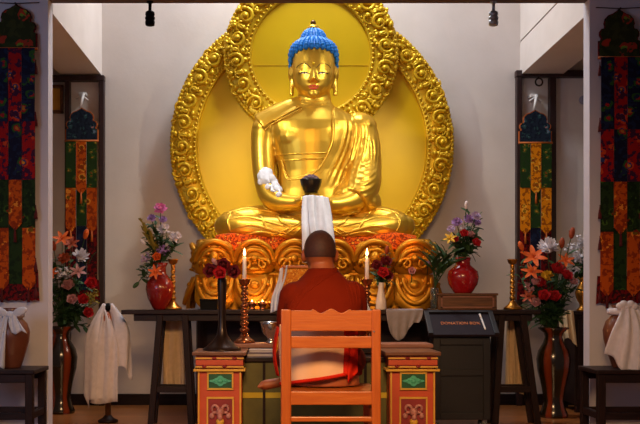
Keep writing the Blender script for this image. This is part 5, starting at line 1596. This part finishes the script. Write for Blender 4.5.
bouquet(m2, [('mum', 'white', 81, 257, .046, 'big white chrysanthemum in the left floor vase'),
             ('lily', 'orange', 62, 238, .04, 'orange lily near the top left of the left floor vase'),
             ('lily', 'rust', 71, 243, .036, 'rust brown lily left of the white chrysanthemum, left floor vase'),
             ('bud', 'orange', 86, 234, .028, 'orange bud at the top right of the left floor vase'),
             ('bud', 'rust', 54, 246, .026, 'rust bud at the upper left of the left floor vase'),
             ('rose', 'red', 91, 284, .040, 'bright red rose at the right of the left floor vase'),
             ('rose', 'red', 83, 300, .036, 'bright red rose low in the middle of the left floor vase'),
             ('rose', 'red', 88, 313, .034, 'bright red rose lowest of the left floor vase'),
             ('rose', 'palepink', 68, 286, .040, 'pale pink rose in the middle of the left floor vase'),
             ('rose', 'palepink', 72, 300, .034, 'pale pink rose low in the left floor vase'),
             ('spray', 'white', 63, 272, .040, 'white spray at the left of the left floor vase'),
             ('lily', 'palepink', 78, 271, .036, 'peach lily below the white chrysanthemum, left floor vase'),
             ('lily', 'orange', 51, 273, .032, 'orange lily by the wall edge in the left floor vase'),
             ('spray', 'olive', 92, 297, .045, 'yellow-green spray at the right of the left floor vase'),
             ('carnation', 'rust', 64, 258, .036, 'rust carnation in the left floor vase')],
        7.44, 70, 14, 'leaf', 'dense green leaves of the left floor vase arrangement', 13, leafL=.085, grow=1.45)
m3 = fr_ + V((0, 0, .64))
bouquet(m3, [('mum', 'white', 548, 248, .058, 'big lavender white chrysanthemum at the top of the right floor vase'),
             ('lily', 'orange', 534, 256, .058, 'large orange lily left of the chrysanthemum, right floor vase'),
             ('lily', 'orange', 532, 271, .046, 'orange lily lower left in the right floor vase'),
             ('bud', 'orange', 521, 246, .028, 'orange bud pointing left from the right floor vase'),
             ('bud', 'rust', 572, 233, .032, 'rust brown bud standing highest in the right floor vase'),
             ('bud', 'rust', 562, 243, .030, 'rust bud right of the white chrysanthemum, right floor vase'),
             ('lily', 'orange', 566, 260, .040, 'orange lily at the upper right of the right floor vase'),
             ('rose', 'red', 558, 270, .048, 'large red rose in the middle of the right floor vase'),
             ('rose', 'red', 567, 276, .036, 'red rose at the right of the large one in the right floor vase'),
             ('rose', 'red', 540, 283, .040, 'red rose at the left of the right floor vase'),
             ('rose', 'red', 544, 296, .040, 'red rose low on the left of the right floor vase'),
             ('rose', 'red', 554, 297, .042, 'red rose lowest in the middle of the right floor vase'),
             ('mum', 'yellow', 547, 277, .036, 'round yellow chrysanthemum in the right floor vase'),
             ('rose', 'palepink', 536, 282, .030, 'pale pink rose at the left edge of the right floor vase'),
             ('rose', 'palepink', 536, 303, .034, 'pale pink rose lowest left in the right floor vase'),
             ('spray', 'palepink', 530, 287, .034, 'pink spray at the far left of the right floor vase'),
             ('lily', 'rust', 528, 296, .034, 'rust lily low at the far left of the right floor vase'),
             ('rose', 'palepink', 573, 282, .030, 'pale peach rose at the right of the right floor vase')],
        7.19, 80, 15, 'leaf', 'dense green leaves of the right floor vase arrangement', 14, leafL=.085, grow=1.35)
m4 = bv_ + V((0, 0, .262))
bouquet(m4, [('spray', 'white', 573, 250, .05, 'white spray at the left of the brass vase'),
             ('spray', 'white', 581, 242, .055, 'white spray highest in the brass vase'),
             ('mum', 'white', 578, 258, .036, 'white chrysanthemum in the middle of the brass vase'),
             ('spray', 'white', 585, 262, .045, 'white spray at the right of the brass vase'),
             ('rose', 'white', 576, 271, .032, 'white rose low in the brass vase'),
             ('plume', 'olive', 586, 246, .06, 'yellow-green plume in the brass vase')],
        7.6, 22, 8, 'leaf', 'green leaves among the white flowers of the brass vase', 15)
m5 = dv + V((0, 0, .416))
bouquet(m5, [('rose', 'darkred', 211, 271, .034, 'dark red rose furthest left in the slender dark vase'),
             ('rose', 'darkred', 223, 266, .034, 'dark red rose at the top of the slender dark vase'),
             ('rose', 'darkred', 233, 272, .032, 'dark red rose furthest right in the slender dark vase'),
             ('rose', 'red', 220, 273, .030, 'crimson rose at the front of the slender dark vase', -.06),
             ('bud', 'palepink', 214.5, 262, .018, 'pale bud beside the dark red roses in the slender dark vase')],
        5.48, 10, 6, 'leaf', 'dark leaves among the red roses of the slender dark vase', 16, leafL=.05, grow=1.45)
m6 = wv + V((0, 0, .185))
bouquet(m6, [('rose', 'darkred', 377, 266, .034, 'dark red rose furthest left in the white bud vase'),
             ('rose', 'darkred', 386, 262, .034, 'dark red rose highest in the white bud vase'),
             ('rose', 'red', 383, 273, .034, 'crimson rose in the middle of the white bud vase', -.06),
             ('rose', 'darkred', 388, 276, .030, 'dark red rose low on the right of the white bud vase'),
             ('bud', 'rust', 387, 250, .022, 'rust bud standing above the red roses of the white bud vase')],
        6.76, 14, 6, 'leaf', 'dark leaves among the red roses of the white bud vase', 17, leafL=.06, grow=1.4)
# leafy stems in the glass vase
rg = random.Random(21)
stems = [(447, 250, 'tall leafy green stem leaning right, topmost in the glass vase'), (452, 258, 'leafy green stem leaning furthest right in the glass vase'), (440, 253, 'upright leafy green stem in the glass vase'),
         (433, 262, 'leafy green stem leaning left in the glass vase')]
for i, (px, py, lab) in enumerate(stems):
    tip = W(px, py, 6.83 - .02 * i); base = gv + V((rg.uniform(-.012, .012), rg.uniform(-.012, .012), .014))
    t = thing('leafy_stem', lab, 'plant', base)
    pts = [V(q) for q in spline([base, gv + V((.004, 0, .15)), gv.lerp(tip, .65) + V((0, 0, .05)), tip], 16)]
    MB().tube(pts, .004, 6).build('stem', FL['green'], t)
    for k_ in range(6):
        lf = MB(); u = (tip - gv).normalized() * .8 + V((rg.uniform(-.9, .9), rg.uniform(-.6, .3), rg.uniform(-.2, .4)))
        leaf(lf, pts[8 + k_], u, .15, .044, -.3)
        lf.build('leaf', FL['leaf'], t)
for px, py, col_, lab, r in ((412, 271, 'palepink', 'pale pink silk rose resting against the right throne petals', .032), (427, 252, 'yellow', 'yellow silk flower at the right corner of the throne', .030), (428, 263, 'lavender', 'pale lavender silk flower at the right corner of the throne', .028)):
    c = W(px, py, 6.98 if px < 420 else 7.02)
    t = thing('silk_flower', lab, 'flower', c)
    blossom('rose', c, r, V((-.1, -1, .3)), rg).build('blossom', FL[col_], t)
    MB().tube([c, c + V((.0, .03, -.07)), c + V((0, .09, -.12))], .003, 6).build('stem', FL['leaf'], t)

# ------------------------------------------------------------------ light
def area(name, loc, target, sx, sy, energy, color):
    L = bpy.data.lights.new(name, 'AREA'); L.shape = 'RECTANGLE'; L.size = sx; L.size_y = sy; L.energy = energy; L.color = color
    o = bpy.data.objects.new(name, L); o.location = loc
    o.rotation_euler = (V(target) - V(loc)).to_track_quat('-Z', 'Y').to_euler(); COL.objects.link(o); return o
area('skylight', (-.1, 7.72, 4.45), (.1, 7.85, 0), 2.8, .35, 125, (.90, .95, 1.0))
def spread(o, deg): o.data.spread = math.radians(deg); return o
spread(area('front_fill', (.1, 1.4, 2.6), (.2, 5.2, .5), 1.4, 1.0, 37, (1, .60, .28)), 65)  # unseen warm fill added to brighten the robed person, chair and desk
area('window_light', (-2.9, 2.0, 1.7), (.6, 7, 1.2), 1.6, 1.4, 30, (.50, .66, 1.0))
for px, py, e in ((226, 240, .9), (412, 246, .6)):
    L = bpy.data.lights.new('lamp_light', 'POINT'); L.energy = e; L.color = (1, .25, .04); L.shadow_soft_size = .03
    lo = bpy.data.objects.new('lamp_light', L); lo.location = W(px, py, 6.86); COL.objects.link(lo)
for px, e in ((150, 76), (493.5, 68)):
    L = bpy.data.lights.new('spot_beam', 'SPOT'); L.energy = e; L.color = (1, .93, .74); L.spot_size = math.radians(75); L.spot_blend = .8; L.shadow_soft_size = .03
    o = bpy.data.objects.new('spot_beam', L); o.location = V((W(px, 0, 6.235).x, 6.235, 2.712 - .17))
    o.rotation_euler = (V((X0, 7.4, 1.7)) - o.location).to_track_quat('-Z', 'Y').to_euler(); COL.objects.link(o)
w = bpy.data.worlds.new('world'); SC.world = w; w.use_nodes = True
bg = w.node_tree.nodes['Background']; bg.inputs[0].default_value = (.55, .62, .9, 1); bg.inputs[1].default_value = .10

# ------------------------------------------------------------------ camera
cam = bpy.data.cameras.new('camera'); co = bpy.data.objects.new('camera', cam); COL.objects.link(co)
cam.sensor_width = 36; cam.lens = 36 * 1000 / 640
cam.shift_x = (320 - 277.5) / 640; cam.shift_y = (297 - 212) / 640
co.location = (0, 0, CAMZ); co.rotation_euler = (PI / 2, 0, 0)
cam.clip_start = .05; cam.clip_end = 100
SC.camera = co
SC.view_settings.view_transform = 'Standard'; SC.view_settings.look = 'None'; SC.view_settings.exposure = 0.0; SC.view_settings.gamma = 1
